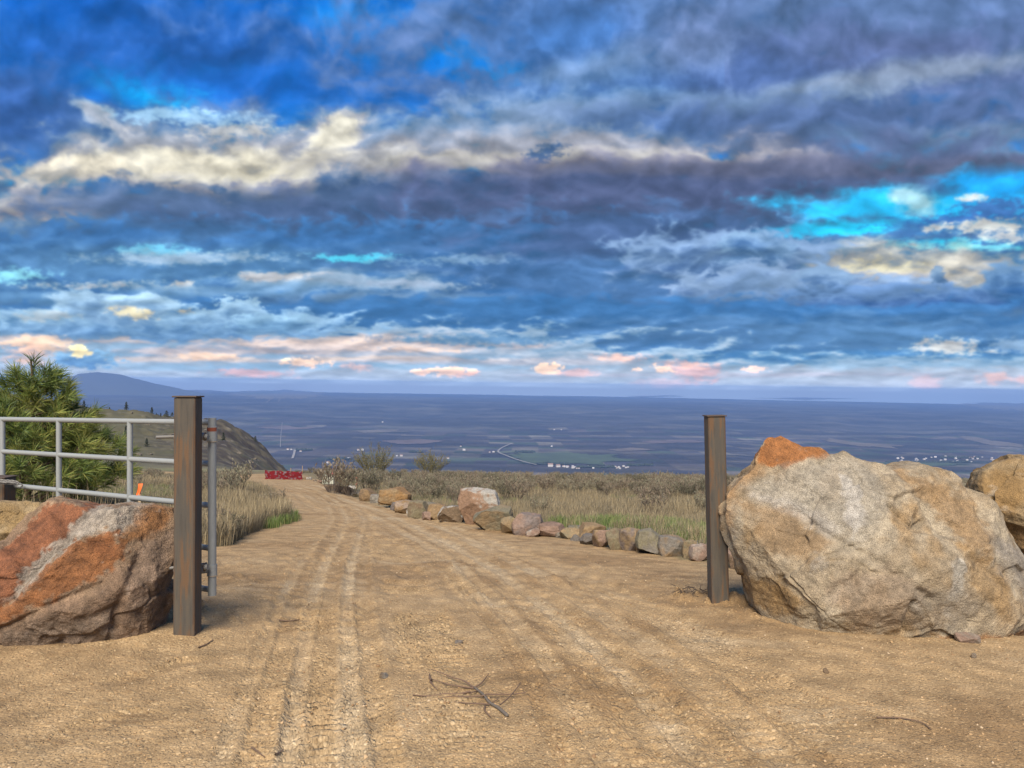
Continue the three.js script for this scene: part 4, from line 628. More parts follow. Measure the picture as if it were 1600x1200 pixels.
// ---------- fallen branch and sticks ----------
const bark = std(.115, .10, .085, .95), twig = std(.13, .085, .06, .95);
function stickTube(pts, r0, r1, lift = .008, d0) { const C = new THREE.CatmullRomCurve3(pts.map(([a, b, up = 0]) => { const p = pg(a, b); p.y = Gd(p.x, p.z) + lift + up; return p; })); const n = pts.length * 5, g = new THREE.TubeGeometry(C, n, 1, 6, false), P = g.attributes.position, per = 7; for (let i = 0; i <= n; i++) { const c = C.getPointAt(i / n), r = lerp(r0, r1, i / n); for (let j = 0; j < per; j++) { const k = i * per + j; P.setXYZ(k, c.x + (P.getX(k) - c.x) * r, c.y + (P.getY(k) - c.y) * r, c.z + (P.getZ(k) - c.z) * r); } } g.computeVertexNormals(); return g; }
{
  const c = group('fallen_branch', ...pg(770, 1100).toArray());
  const add = (name, pts, r0, r1, lift, m = twig) => { const g = stickTube(pts, r0, r1, lift); g.translate(-c.position.x, -c.position.y, -c.position.z); part(name, g, m, c); };
  add('stem', [[792, 1121], [778, 1110], [765, 1101], [757, 1092], [748, 1082], [740, 1076]], .009, .006, .010, bark); { const q = pg(792, 1121), k = new THREE.SphereGeometry(.0092, 8, 6); k.translate(q.x - c.position.x, Gd(q.x, q.z) + .010 - c.position.y, q.z - c.position.z); part('broken_end', k, bark, c); }
  add('side_twig', [[740, 1077], [725, 1070], [708, 1064], [690, 1057], [676, 1051], [673, 1049]], .005, .002, .02);
  add('side_twig', [[740, 1077], [720, 1076], [700, 1072], [685, 1067], [674, 1065]], .0045, .002, .015);
  add('side_twig', [[674, 1066], [671, 1060], [671, 1056]], .008, .004, .012); add('side_twig', [[672, 1066], [678, 1073], [684, 1078]], .005, .002, .008);
  add('side_twig', [[735, 1082], [715, 1084], [695, 1084], [670, 1087], [645, 1088]], .006, .0025, .007);
  add('side_twig', [[758, 1093], [785, 1092], [805, 1091], [822, 1090]], .004, .0025, .02); add('side_twig', [[758, 1093], [730, 1094], [705, 1094], [685, 1092]], .004, .002, .014);
  add('side_twig', [[765, 1105], [745, 1105], [725, 1101], [710, 1097]], .004, .002, .012);
  add('side_twig', [[781, 1112], [795, 1099], [806, 1086], [814, 1076]], .0035, .002, .03); add('side_twig', [[741, 1078], [752, 1073], [757, 1067], [764, 1056]], .0045, .0015, .02);
  add('side_twig', [[758, 1107], [757, 1112], [762, 1119], [766, 1123]], .005, .003, .006); add('side_twig', [[768, 1103], [775, 1099], [779, 1096]], .003, .002, .015); add('side_twig', [[745, 1082], [738, 1086], [734, 1088]], .004, .003, .01);
  tag(c, 'forked bare dead branch lying on the dirt in the foreground', 'branch');
}
[[[[436, 969], [452, 968], [468, 965]], .005, 'short dark stick on the dirt right of the hinged gate post'], [[[393, 1170], [402, 1179], [414, 1185]], .004, 'small curved twig near the bottom edge, left of its pair'], [[[430, 1184], [436, 1178], [443, 1172]], .004, 'small straight twig near the bottom edge, right of its pair'], [[[1370, 1124], [1410, 1125], [1440, 1132], [1455, 1142]], .004, 'long thin curved twig on the dirt at lower right'], [[[310, 1012], [322, 1008], [333, 1003]], .005, 'bleached short stick in the dirt below the tall gate post']].forEach(([p, r, label]) => tag(top(new THREE.Mesh(stickTube(p, r, r * .6), twig), 'twig'), label, 'twig'));
{ // brush rubbish by the right post
  const r = rng(44), o = pg(1080, 936), gs = []; for (let i = 0; i < 40; i++) { const a = V((r() - .5) * .32, .01 + r() * .05, (r() - .5) * .18), b = a.clone().add(V((r() - .5) * .16, (r() - .3) * .05, (r() - .5) * .12)); gs.push(tube(a, b, .0035, 4, .002)); }
  const m = new THREE.Mesh(mergeGeometries(gs), std(.06, .045, .035, 1)); m.position.set(o.x, Gd(o.x, o.z), o.z); tag(top(m, 'brush_pile'), 'small pile of dark broken twigs left of the right post', 'brush pile');
}

// ---------- young pine behind the gate ----------
const needleMat = new THREE.MeshPhysicalMaterial({ vertexColors: true, roughness: .7, transmission: .25, thickness: 0, side: THREE.DoubleSide });
{
  const base = at(42, 800, 11.4); base.y = G0(base.x, base.z) - .05; const topP = at(46, 592, 11.4), H = topP.y - base.y + .30, c = group('pine_tree', base.x, base.y, base.z), r = rng(91);
  const trunk = [], barkC = std(.12, .075, .05, .95); const tp = (t) => V(.05 * Math.sin(t * 3), H * t, .04 * Math.cos(t * 4));
  for (let i = 0; i < 8; i++) trunk.push(tube(tp(i / 8), tp((i + 1) / 8), lerp(.06, .012, i / 8), 9, lerp(.06, .012, (i + 1) / 8)));
  part('trunk', mergeGeometries(trunk), barkC, c);
  const soup = new Soup(); const greens = [[.055, .10, .018], [.085, .14, .022], [.14, .20, .03], [.20, .245, .04], [.26, .26, .05]];
  function shoot(a, dir, len, dens, tone) { // needles in tufts along the last of a twig
    const n = Math.round(dens * len * 170), up = Math.abs(dir.y) > .9 ? V(1, 0, 0) : V(0, 1, 0), s = V().crossVectors(dir, up).normalize(), w = V().crossVectors(s, dir);
    for (let i = 0; i < n; i++) {
      const t = Math.pow(r(), .6), q = a.clone().addScaledVector(dir, len * t), ph = r() * 6.283, sp = .45 + .75 * r() * (1.1 - .5 * t), out = dir.clone().multiplyScalar(Math.cos(sp)).addScaledVector(s, Math.sin(sp) * Math.cos(ph)).addScaledVector(w, Math.sin(sp) * Math.sin(ph)); out.y -= .05; const L = .16 + .09 * r(), tip = q.clone().addScaledVector(out, L), side = V().crossVectors(out, V(r() - .5, r() - .5, r() - .5)).normalize().multiplyScalar(.0034), midp = q.clone().lerp(tip, .55); midp.y += .006;
      const k = greens[Math.floor(clamp(tone + (r() - .5) * .7) * 4.99)], c1 = k;
      soup.tri([q.x - side.x, q.y - side.y, q.z - side.z], [q.x + side.x, q.y + side.y, q.z + side.z], [midp.x + side.x, midp.y + side.y, midp.z + side.z], c1);
      soup.tri([q.x - side.x, q.y - side.y, q.z - side.z], [midp.x + side.x, midp.y + side.y, midp.z + side.z], [tip.x, tip.y, tip.z], c1);
    }
  }
  const WH = [.04, .12, .21, .31, .42, .53, .64, .76];
  shoot(tp(.80), V(.03, 1, 0).normalize(), H * .20, 1.5, .15);
  for (let k = 0; k < WH.length; k++) {
    const t = WH[k], n = k > 6 ? 5 : k > 4 ? 6 : 10; const reach = 1.72 * Math.pow(1 - t, 1.35) + .07; const gs = [];
    for (let i = 0; i < n; i++) {
      const az = (i + r() * .7) / n * 6.283 + k, lift = lerp(.18, .62, t) + .2 * r(), o = tp(t), rr = reach * (.7 + .4 * r()), pts = []; let dir = V(Math.cos(az), lift * .6, Math.sin(az)).normalize(), p = o.clone(); const seg = 5;
      pts.push(p.clone()); for (let s = 0; s < seg; s++) { p = p.clone().addScaledVector(dir, rr / seg); pts.push(p.clone()); dir = dir.clone().add(V((r() - .5) * .25, .09, (r() - .5) * .25)).normalize(); }
      for (let s = 0; s < seg; s++) gs.push(tube(pts[s], pts[s + 1], lerp(.017, .006, s / seg), 5, lerp(.017, .006, (s + 1) / seg)));
      const tone = .35 + .5 * r() - .15 * t;
      for (let s = 2; s <= seg; s++) { const e = pts[s], d = e.clone().sub(pts[s - 1]).normalize(); if (s === seg) shoot(e.clone().addScaledVector(d, -.08), d.clone().add(V(0, .25, 0)).normalize(), .22, 1.6, tone); else { for (let b = 0; b < (t > .5 ? 2 : 3); b++) { const sd = d.clone().add(V((r() - .5) * 2, .1 + r() * .7, (r() - .5) * 2)).normalize(), L = .12 + .2 * r(); gs.push(tube(e, e.clone().addScaledVector(sd, L), .006, 4, .004)); shoot(e.clone().addScaledVector(sd, L * .5), sd, L * .5 + .12, 1.5, tone + (r() - .5) * .4); } if (s > 2) shoot(e.clone().addScaledVector(d, -.15), d, .2, .5, tone); } }
    }
    part('branch_whorl', mergeGeometries(gs), barkC, c);
  }
  { const a = tp(.8), d = V(.62, .42, .2).normalize(), e = a.clone().addScaledVector(d, .22), d2 = V(.25, .9, .1).normalize(); part('branch', mergeGeometries([tube(a, e, .012, 6, .009), tube(e, e.clone().addScaledVector(d2, .18), .009, 6, .006)]), barkC, c); shoot(e.clone().addScaledVector(d2, -.02), d2, .24, 1.8, .2); }
  const m = part('needles', soup.geo(), needleMat, c); m.userData.label = 'long green needles in bushy tufts';
  tag(c, 'young green pine tree growing behind the open gate', 'pine tree');
}

// ---------- dry grass, sagebrush ----------
const grassMat = new THREE.MeshPhysicalMaterial({ vertexColors: true, roughness: .9, transmission: .25, thickness: 0, side: THREE.DoubleSide });
function tuftGeo(seed, n, h, spread, cols, bw = .0035, lean = .45) {
  const r = rng(seed), s = new Soup();
  for (let i = 0; i < n; i++) {
    const a = r() * 6.283, q = Math.sqrt(r()) * spread, x = Math.cos(a) * q, z = Math.sin(a) * q, b = r() * 6.283, L = h * (.45 + .65 * r()), ln = lean * (.15 + r()) * L, w = bw * (.7 + .7 * r()), wx = Math.cos(b + 1.57) * w, wz = Math.sin(b + 1.57) * w, mx = x + Math.cos(b) * ln * .35, mz = z + Math.sin(b) * ln * .35, tx = x + Math.cos(b) * ln, tz = z + Math.sin(b) * ln, ty = L * (1 - .25 * lean * r()), c = cols[Math.floor(r() * cols.length)], k = .8 + .4 * r(), cc = c.map((v) => v * k);
    s.tri([x - wx, -.03, z - wz], [x + wx, -.03, z + wz], [mx + wx * .8, L * .58, mz + wz * .8], cc); s.tri([x - wx, -.03, z - wz], [mx + wx * .8, L * .58, mz + wz * .8], [mx - wx * .8, L * .58, mz - wz * .8], cc); s.tri([mx - wx * .8, L * .58, mz - wz * .8], [mx + wx * .8, L * .58, mz + wz * .8], [tx, ty, tz], cc);
  }
  return s.geo();
}
const STRAW = [[.38, .30, .165], [.31, .245, .135], [.43, .36, .22], [.23, .18, .10]], DRYG = [[.225, .195, .125], [.185, .155, .10], [.26, .215, .13], [.145, .125, .08]], GREEN = [[.09, .15, .03], [.12, .19, .04], [.17, .22, .06], [.30, .28, .12]];
const dummy = new THREE.Object3D();
function scatter(name, geos, mat, spots, label, category) { // one mass of ground cover per kind of tuft
  geos.forEach((g, k) => { const mine = spots.filter((_, i) => i % geos.length === k); const m = new THREE.InstancedMesh(g, mat, mine.length); mine.forEach((s, i) => { dummy.position.set(s[0], s[1], s[2]); dummy.rotation.set(s[5] ?? 0, s[3], s[6] ?? 0); dummy.scale.setScalar(s[4]); dummy.updateMatrix(); m.setMatrixAt(i, dummy.matrix); }); m.castShadow = m.receiveShadow = true; tag(m, label[k] ?? label[0], category, null, 'stuff'); m.name = numbered(name); scene.add(m); });
}
function sageGeo(seed, cols, stemc, dense = 1) { // one sagebrush a metre across: woody stems, sprays of small leaves
  const r = rng(seed), s = new Soup(), stems = 16;
  const quad = (p, d, w, L, c) => { const q = V(r() - .5, r() - .5, r() - .5).cross(d).normalize().multiplyScalar(w), e = p.clone().addScaledVector(d, L), m = p.clone().addScaledVector(d, L * .5); s.tri([p.x, p.y, p.z], [m.x + q.x, m.y + q.y, m.z + q.z], [e.x, e.y, e.z], c); s.tri([p.x, p.y, p.z], [e.x, e.y, e.z], [m.x - q.x, m.y - q.y, m.z - q.z], c); };
  for (let i = 0; i < stems; i++) {
    const a = (i + r()) / stems * 6.283, out = .25 + .75 * Math.sqrt(r()), top = V(Math.cos(a) * .45 * out, .42 + .42 * r() * (1.1 - .45 * out), Math.sin(a) * .45 * out), root = V(Math.cos(a) * .06, -.03, Math.sin(a) * .06), mid = root.clone().lerp(top, .5).add(V(0, .06, 0));
    for (const [p, q, w] of [[root, mid, .010], [mid, top, .006]]) { const d = q.clone().sub(p), L = d.length(); d.normalize(); quad(p, d, w, L, stemc); quad(p, d, w, L, stemc); }
    const sprays = Math.round(13 * dense);
    for (let k = 0; k < sprays; k++) { const t = .35 + .65 * r(), p = t < .5 ? root.clone().lerp(mid, t * 2) : mid.clone().lerp(top, t * 2 - 1), d = V(r() - .5, .25 + r() * .8, r() - .5).normalize(), c = cols[Math.floor(r() * cols.length)], L = .08 + .12 * r(); quad(p, d, .003, L, stemc); for (let m = 0; m < 5; m++) { const e = p.clone().addScaledVector(d, L * (.3 + .7 * r())), dd = d.clone().add(V(r() - .5, r() - .2, r() - .5).multiplyScalar(1.2)).normalize(), kk = .75 + .5 * r(); quad(e, dd, .009, .045 + .04 * r(), c.map((v) => v * kk)); } }
  }
  return s.geo();
}
const SAGE = [[.24, .225, .15], [.28, .26, .18], [.20, .19, .12], [.24, .195, .13]], SAGEB = [[.25, .195, .135], [.20, .155, .11], [.28, .23, .16], [.22, .20, .14]], SAGED = [[.12, .115, .07], [.15, .145, .09], [.10, .085, .055]];
const sageGeos = [sageGeo(1, SAGE, [.11, .085, .065]), sageGeo(2, SAGEB, [.10, .075, .06]), sageGeo(3, SAGED, [.07, .055, .045]), sageGeo(4, SAGE, [.13, .10, .075], .8), sageGeo(5, SAGEB, [.12, .09, .07], .7)];
const taken = [];
{ // standing places
  const r = rng(321), grass = [], green = [], big = [], fine = [];
  const okField = (x, z) => grassiness(x, z) > .6;
  // field right of the drive
  const addField = (x, z, d) => { if (!okField(x, z)) return; const y = Gd(x, z), patch = fbm2(x * .16 + 9, z * .16, 3), sc = (.75 + .5 * r()) * (x > edgeR(d) ? .66 : .74);
    if (patch > -.08 - .25 * sstep(22, 12, d)) grass.push([x, y, z, r() * 6.283, sc * (.8 + .5 * clamp(patch + .3)), (r() - .5) * .2, (r() - .5) * .2]); else if (r() < .75) fine.push([x, y, z, r() * 6.283, sc]); };
  for (let i = 0; i < 30000; i++) { const d = 8.4 + 115 * Math.pow(r(), 1.55), x = lerp(edgeR(d) + .55 + .012 * d, .82 * d + 2, r()); addField(x, -d, d); }
  for (let i = 0; i < 9000; i++) { const d = 8.5 + 26 * Math.pow(r(), 1.2), x = lerp(-.82 * d - 1, edgeL(d) + .1, r()); addField(x, -d, d); }
  for (let i = 0; i < 6000; i++) { const d = 30 + 110 * r(), x = lerp(-.82 * d - 1, edgeL(d) - .2, r()); addField(x, -d, d); }
  for (let i = 0; i < 2600; i++) { const d = 10 + 8 * r(), x = edgeL(d) - .05 - Math.pow(r(), 1.5) * 1.6; if (d < 17) grass.push([x, Gd(x, -d), -d, r() * 6.283, .75 + .4 * r(), (r() - .5) * .3, (r() - .5) * .3]); }
  // green fringe at the verge, both sides
  for (let i = 0; i < 200; i++) { const d = 12.8 + 2.6 * r(), x = edgeL(d) + .18 - r() * .8; green.push([x, Gd(x, -d), -d, r() * 6.283, .7 + .5 * r()]); }
  for (let i = 0; i < 900; i++) { const d = 8.8 + 4.5 * r(), x = edgeR(d) + .55 + r() * 1.6 + .1 * d * r(); green.push([x, Gd(x, -d), -d, r() * 6.283, .7 + .5 * r()]); }
  scatter('dry_grass', [tuftGeo(11, 46, .40, .16, [...STRAW, ...DRYG]), tuftGeo(12, 40, .30, .18, DRYG, .0035, .6), tuftGeo(13, 50, .32, .17, [...STRAW, ...DRYG, ...DRYG], .0035, .6), tuftGeo(14, 42, .30, .2, DRYG, .003, .8), tuftGeo(15, 26, .46, .12, STRAW, .003, .4)], grassMat, grass, ['pale straw tufts of dry bunch grass along the verges', 'grey-brown dry grass covering the field', 'mixed straw and brown grass beside the drive', 'flattened grey grass between the sagebrush', 'tall thin straw stalks by the gate and stone row'], 'grass');
  scatter('short_grass', [tuftGeo(21, 30, .18, .16, DRYG), tuftGeo(22, 30, .22, .16, [...DRYG, ...GREEN])], grassMat, fine, ['short brown grass between the taller tufts', 'short brown grass with green shoots'], 'grass');
  scatter('green_grass', [tuftGeo(31, 40, .20, .14, GREEN)], grassMat, green, ['fresh green grass at the edge of the dirt'], 'grass');
  // sagebrush: the nearest as single plants, the rest as cover
  const bushes = [];
  for (let i = 0; i < 2600; i++) { const d = 15 + 112 * Math.pow(r(), .95), x = lerp(edgeR(d) + 1.2, .84 * d + 2, r()); if (d < 20 && r() < .5) continue; const cover = fbm2(x * .09 + 33, -d * .07, 3); if (cover < -.12 || !okField(x, -d)) continue; bushes.push([x, -d, .55 + .5 * r() + .25 * cover, r() * 6.283, Math.floor(r() * 5)]); }
  for (let i = 0; i < 300; i++) { const d = 14 + 110 * r(), x = lerp(-.8 * d, edgeL(d) - 1, r()); if (okField(x, -d) && (d > 24 || x > -.45 * d)) bushes.push([x, -d, .5 + .4 * r(), r() * 6.283, Math.floor(r() * 5)]); }
  bushes.sort((a, b) => b[1] - a[1]);
  const single = bushes.slice(0, 210), rest = bushes.slice(210);
  single.forEach(([x, z, s, t, k]) => { const m = new THREE.Mesh(sageGeos[k], grassMat); m.position.set(x, Gd(x, z) - .02, z); m.rotation.y = t; m.scale.set(s, s * .9, s); const left = x < edgeL(-z); tag(top(m, 'sagebrush'), left ? 'sagebrush in the dry grass left of the drive' : 'sagebrush in the nearer part of the field right of the stone row', 'sagebrush', left ? 'sagebrush left of the drive' : 'sagebrush of the field'); });
  sageGeos.forEach((g, k) => { const mine = rest.filter((b) => b[4] === k), m = new THREE.InstancedMesh(g, grassMat, mine.length); mine.forEach(([x, z, s, t], i) => { dummy.position.set(x, Gd(x, z) - .02, z); dummy.rotation.set(0, t, 0); dummy.scale.set(s, s * .95, s); dummy.updateMatrix(); m.setMatrixAt(i, dummy.matrix); }); m.name = numbered('sagebrush_cover'); tag(m, ['grey-green sagebrush cover out to the field edge', 'brown sagebrush cover out to the field edge', 'dark sagebrush cover out to the field edge', 'thin grey-green sagebrush cover in the far field', 'thin brown sagebrush cover in the far field'][k], 'sagebrush', null, 'stuff'); m.castShadow = m.receiveShadow = true; scene.add(m); });
  // named bushes that stand out
  const one = (px, py, s, k, label, hs = 1) => { const p = pg(px, py), m = new THREE.Mesh(sageGeos[k], grassMat); m.position.set(p.x, Gd(p.x, p.z) - .02, p.z); m.scale.set(s, s * hs, s); m.rotation.y = px; tag(top(m, 'bush'), label, 'bush'); };
  one(352, 845, .62, 2, 'dark low bush at the near corner of the left grass patch', .8); one(340, 838, .6, 1, 'brown bush beside the dark low bush on the left verge');
  one(425, 800, .7, 1, 'purple-brown bush at the verge by the green grass', .9); one(372, 775, 1.1, 0, 'grey bush on top of the left grass patch'); one(352, 780, 1.0, 3, 'thin grey bush behind the left grass patch');
  one(520, 770, 1.5, 1, 'round brown bush over the far end of the stone row'); one(535, 772, 1.4, 4, 'twiggy brown bush second from the far end of the stone row'); one(548, 775, 1.2, 3, 'grey bush over the low grey stone'); one(573, 770, 1.1, 2, 'dark green bush behind the brown boulder');
  one(690, 760, 1.4, 2, 'dark bush in the field above the round orange boulder', .8);
  // tall stalks behind the left boulders
  const st = []; for (let i = 0; i < 46; i++) { const px = 20 + 250 * r(), p = at(px, 800, 7.2 + 1.2 * r()); st.push([p.x, Gd(p.x, p.z), p.z, r() * 6.28, .8 + .5 * r()]); } scatter('grass_stalks', [tuftGeo(41, 12, .85, .14, STRAW, .004, .28)], grassMat, st, ['tall bleached stalks between the boulders and the gate'], 'grass');
}
// ---------- two leafing willows at the field's edge ----------
function willow(px, py, w, h, seed, label) {
  const p = pg(px, py), d = -p.z, W = w * d / FOCAL, H = h * d / FOCAL, c = group('willow_tree', p.x, p.y - .05, p.z), r = rng(seed), gs = [], s = new Soup();
  const cols = [[.17, .165, .06], [.21, .19, .08], [.14, .14, .06], [.22, .185, .11]];
  for (let i = 0; i < 60; i++) { const a = r() * 6.283, o = Math.sqrt(r()), tip = V(Math.cos(a) * o * W * .5, H * (.62 + .40 * r()) * (1.04 - .42 * o * o), Math.sin(a) * o * W * .4), root = V(Math.cos(a) * .12 * W * o, 0, Math.sin(a) * .12 * W * o), mid = root.clone().lerp(tip, .5).add(V(0, H * .08, 0)); gs.push(tube(root, mid, .022, 4, .014), tube(mid, tip, .014, 4, .004));
    for (let k = 0; k < 13; k++) { const t = .25 + .75 * r(), q = t < .5 ? root.clone().lerp(mid, t * 2) : mid.clone().lerp(tip, t * 2 - 1), dd = V((r() - .5) * 1.3 + Math.cos(a) * .3, .5 + r(), (r() - .5) * 1.3 + Math.sin(a) * .3).normalize(), L = H * (.08 + .14 * r()), e = q.clone().addScaledVector(dd, L); gs.push(tube(q, e, .006, 3, .003)); for (let m = 0; m < 6; m++) { const u = q.clone().lerp(e, r()), l = V(r() - .5, r() - .3, r() - .5).normalize().multiplyScalar(.09 + .06 * r()), v = V(r() - .5, r() - .5, r() - .5).cross(l).normalize().multiplyScalar(.02), c0 = cols[Math.floor(r() * 4)]; s.tri([u.x - v.x, u.y - v.y, u.z - v.z], [u.x + v.x, u.y + v.y, u.z + v.z], [u.x + l.x, u.y + l.y, u.z + l.z], c0); } } }
  part('stems', mergeGeometries(gs), std(.15, .135, .07, .95), c); part('crown', s.geo(), grassMat, c); tag(c, label, 'tree');
}
willow(586, 747, 72, 56, 5, 'taller olive-green willow at the field edge beside the drive'); willow(673, 745, 60, 44, 6, 'lower grey-green willow right of the taller one at the field edge');

// ---------- pines on the far hill ----------
function farPine(px, py, hpx, d, seed, label, wide = .32) {
  const p = at(px, py, d), r = rng(seed); p.y = G0(p.x, p.z) - .4; const H = hpx * d / FOCAL, c = group('hill_pine', p.x, p.y, p.z), s = new Soup();
  part('trunk', tube(V(0, 0, 0), V(0, H * .95, 0), H * .03, 6, H * .008), std(.09, .06, .045), c);
  for (let i = 0; i < 420; i++) { const t = .16 + .84 * r(), rad = H * wide * (1.05 - t) ** .7 * (.55 + .5 * r() + .2 * Math.sin(seed + t * 20)), a = r() * 6.283, q = V(Math.cos(a) * rad * Math.sqrt(r()), H * t, Math.sin(a) * rad * Math.sqrt(r())), L = H * .075, v = V(r() - .5, r() - .3, r() - .5).normalize().multiplyScalar(L), w = V(r() - .5, r() - .5, r() - .5).cross(v).normalize().multiplyScalar(L * .4), k = .6 + .6 * r(); s.tri([q.x - w.x, q.y - w.y, q.z - w.z], [q.x + w.x, q.y + w.y, q.z + w.z], [q.x + v.x, q.y + v.y, q.z + v.z], [.030 * k, .045 * k, .022 * k]); }
  part('crown', s.geo(), grassMat, c); tag(c, label, 'pine tree', 'scattered pines on the stony hill');
}
[[119, 640, 12, 448, 'leftmost pine on the hill crest, nearest the big pine'], [131, 640, 11, 448, 'second pine from the left on the hill crest'], [171, 652, 9, 446, 'third pine from the left on the hill crest'], [185, 653, 5, 446, 'very small pine on the hill crest between two taller ones'], [197, 653, 13, 446, 'forked-looking tall pine on the crest left of the gate upright'], [237, 655, 12, 446, 'dark pine on the crest left of the tall gate post'], [244, 657, 5, 446, 'small pine on the crest touching the dark one'], [251, 657, 6, 446, 'small pine next to the clump beside the tall post'], [260, 657, 11, 446, 'bushy pine clump on the crest left of the tall post', .6], [269, 658, 9, 446, 'pine clump on the crest just touching the tall post', .6], [168, 686, 20, 330, 'lone pine low on the slope between the gate rails'], [229, 698, 13, 330, 'small pine mid-slope left of the tall gate post'], [197, 685, 17, 350, 'pine mid-slope behind the gate upright'], [349, 690, 14, 380, 'dark pine on the hill face right of the hinge stile'], [399, 692, 10, 446, 'single pine on the right shoulder of the hill', .42], [394, 694, 4, 446, 'tiny bush-like pine beside the single shoulder pine', .5]].forEach(([a, b, h, d, l, w], i) => farPine(a, b, h * 1.1, d, 500 + i, l, w));
{ // pale outcrops on the hill
  const r = rng(77); for (let i = 0; i < 16; i++) { const px = 205 + 240 * r(), d = 260 + 170 * r(), x = (px - 800) / FOCAL * d, g = stoneGeo(300 + i, 1.0 + 1.6 * r(), .7 + .8 * r(), 1.3, [.20, .18, .15], [.27, .245, .205], 8), m = new THREE.Mesh(g, stoneMat); m.position.set(x, G0(x, -d) - .2, -d); tag(top(m, 'outcrop'), 'pale rock outcrop on the face of the stony hill', 'outcrop', 'rock outcrops on the stony hill'); }
}
// ---------- far end of the drive ----------
{ // red plastic barrier, sagging between stakes
  const a = pg(414, 749), b = pg(472, 750), d = -a.z, W = b.x - a.x, H = 14 * d / FOCAL, c = group('barrier_fence', a.x, a.y, a.z), n = 60, rows = 12, P = [], I = [], C = []; const dz = b.z - a.z, r = rng(3);
  for (let s = 0; s < 2; s++) for (let j = 0; j <= rows; j++) for (let i = 0; i <= n; i++) { const u = i / n, v = j / rows, sag = .05 * Math.sin(u * Math.PI * 3) ** 2 + .08 * fbm2(u * 6, 1, 2); P.push(W * u, .02 + (H - sag) * v + (b.y - a.y) * u, dz * u + .18 * fbm2(u * 9, v * 2, 3) + s * .03); const hole = fbm2(u * 13, v * 4 + 6, 3, .6) > .2; const q = hole ? [.66, .50, .47] : [.56, .03, .035]; C.push(...q); }
  for (let s = 0; s < 2; s++) for (let j = 0; j < rows; j++) for (let i = 0; i < n; i++) { const k = s * (rows + 1) * (n + 1) + j * (n + 1) + i; I.push(k, k + 1, k + n + 1, k + 1, k + n + 2, k + n + 1); }
  const g = new THREE.BufferGeometry(); g.setAttribute('position', new THREE.Float32BufferAttribute(P, 3)); g.setAttribute('color', new THREE.Float32BufferAttribute(C, 3)); g.setIndex(I); g.computeVertexNormals(); part('mesh_panel', g, new THREE.MeshStandardMaterial({ vertexColors: true, roughness: .6, side: THREE.DoubleSide }), c);
  for (let i = 0; i <= 3; i++) part('stake', tube(V(W * i / 3, -.2, dz * i / 3 - .05), V(W * i / 3, H * .7, dz * i / 3 - .05), .03, 6), std(.30, .22, .14), c);
  tag(c, 'sagging red plastic barrier fence at the end of the drive', 'fence');
}
function cabinet(px, py, w, h, tint, label) { const p = pg(px, py), d = -p.z, W = w * d / FOCAL, H = h * d / FOCAL, c = group('utility_cabinet', p.x, p.y - .04, p.z), m = std(...tint, .6); const b = new RoundedBoxGeometry(W, H * .9, W * .8, 2, .03); b.translate(0, H * .45 + .02, 0); part('cabinet_body', b, m, c); const l = new RoundedBoxGeometry(W * 1.08, H * .1, W * .9, 2, .02); l.translate(0, H * .95, 0); part('lid', l, m, c); const dr = new THREE.BoxGeometry(W * .4, H * .7, .02); for (const s of [-1, 1]) { const q = dr.clone(); q.translate(s * W * .22, H * .45, W * .4 + .005); part('door', q, std(tint[0] * .9, tint[1] * .9, tint[2] * .9, .6), c); } tag(c, label, 'utility cabinet'); }
cabinet(509, 756, 9, 15, [.42, .45, .36], 'pale green utility cabinet at the end of the drive, left one'); cabinet(518, 757, 8, 14, [.46, .48, .40], 'pale green utility cabinet at the end of the drive, right one');
function stake(px, py, h, label, col, d0) { const p = d0 ? at(px, py, d0) : pg(px, py); if (d0) p.y = Gd(p.x, p.z); const d = -p.z, H = h * d / FOCAL, c = group('survey_stake', p.x, p.y - .05, p.z), r = Math.max(.012, .9 * d / FOCAL); const g = new THREE.BoxGeometry(r * 2, H, r); g.translate(0, H / 2, 0); part('stick', g, std(.45, .35, .24), c); const f = new THREE.BoxGeometry(r * 2.6, H * .45, r * 1.5); f.translate(0, H * .8, 0); part('flagging', f, std(...col, .6), c); tag(c, label, 'stake'); }
stake(519.5, 752, 20, 'pink-topped survey stake behind the utility cabinets', [.62, .16, .20]); stake(557, 771, 27, 'pink survey stake in the brush near the flat white stone', [.60, .22, .16]);
{ // orange ribbon on a lath behind the gate
  const p = at(218, 775, 9.3); p.y = Gd(p.x, p.z); const yT = at(218, 754, 9.3).y - p.y, c = group('survey_stake', p.x, p.y, p.z); const g = new THREE.BoxGeometry(.03, yT - .04, .01); g.translate(0, (yT - .04) / 2, 0); part('stick', g, std(.42, .32, .2), c);
  const sh = new THREE.PlaneGeometry(.05, .2, 3, 10), P = sh.attributes.position; for (let i = 0; i < P.count; i++) { const y = P.getY(i); P.setXYZ(i, P.getX(i) + .02 * Math.sin(y * 18) - .1 * (.1 - y) * .4, y, .015 * Math.sin(y * 25 + P.getX(i) * 30)); } sh.translate(.0, yT - .11, .012); sh.computeVertexNormals(); part('ribbon', sh, std(.85, .16, .03, .6, { side: THREE.DoubleSide }), c); 
  tag(c, 'lath with orange ribbon in the grass left of the tall gate post', 'stake');
}
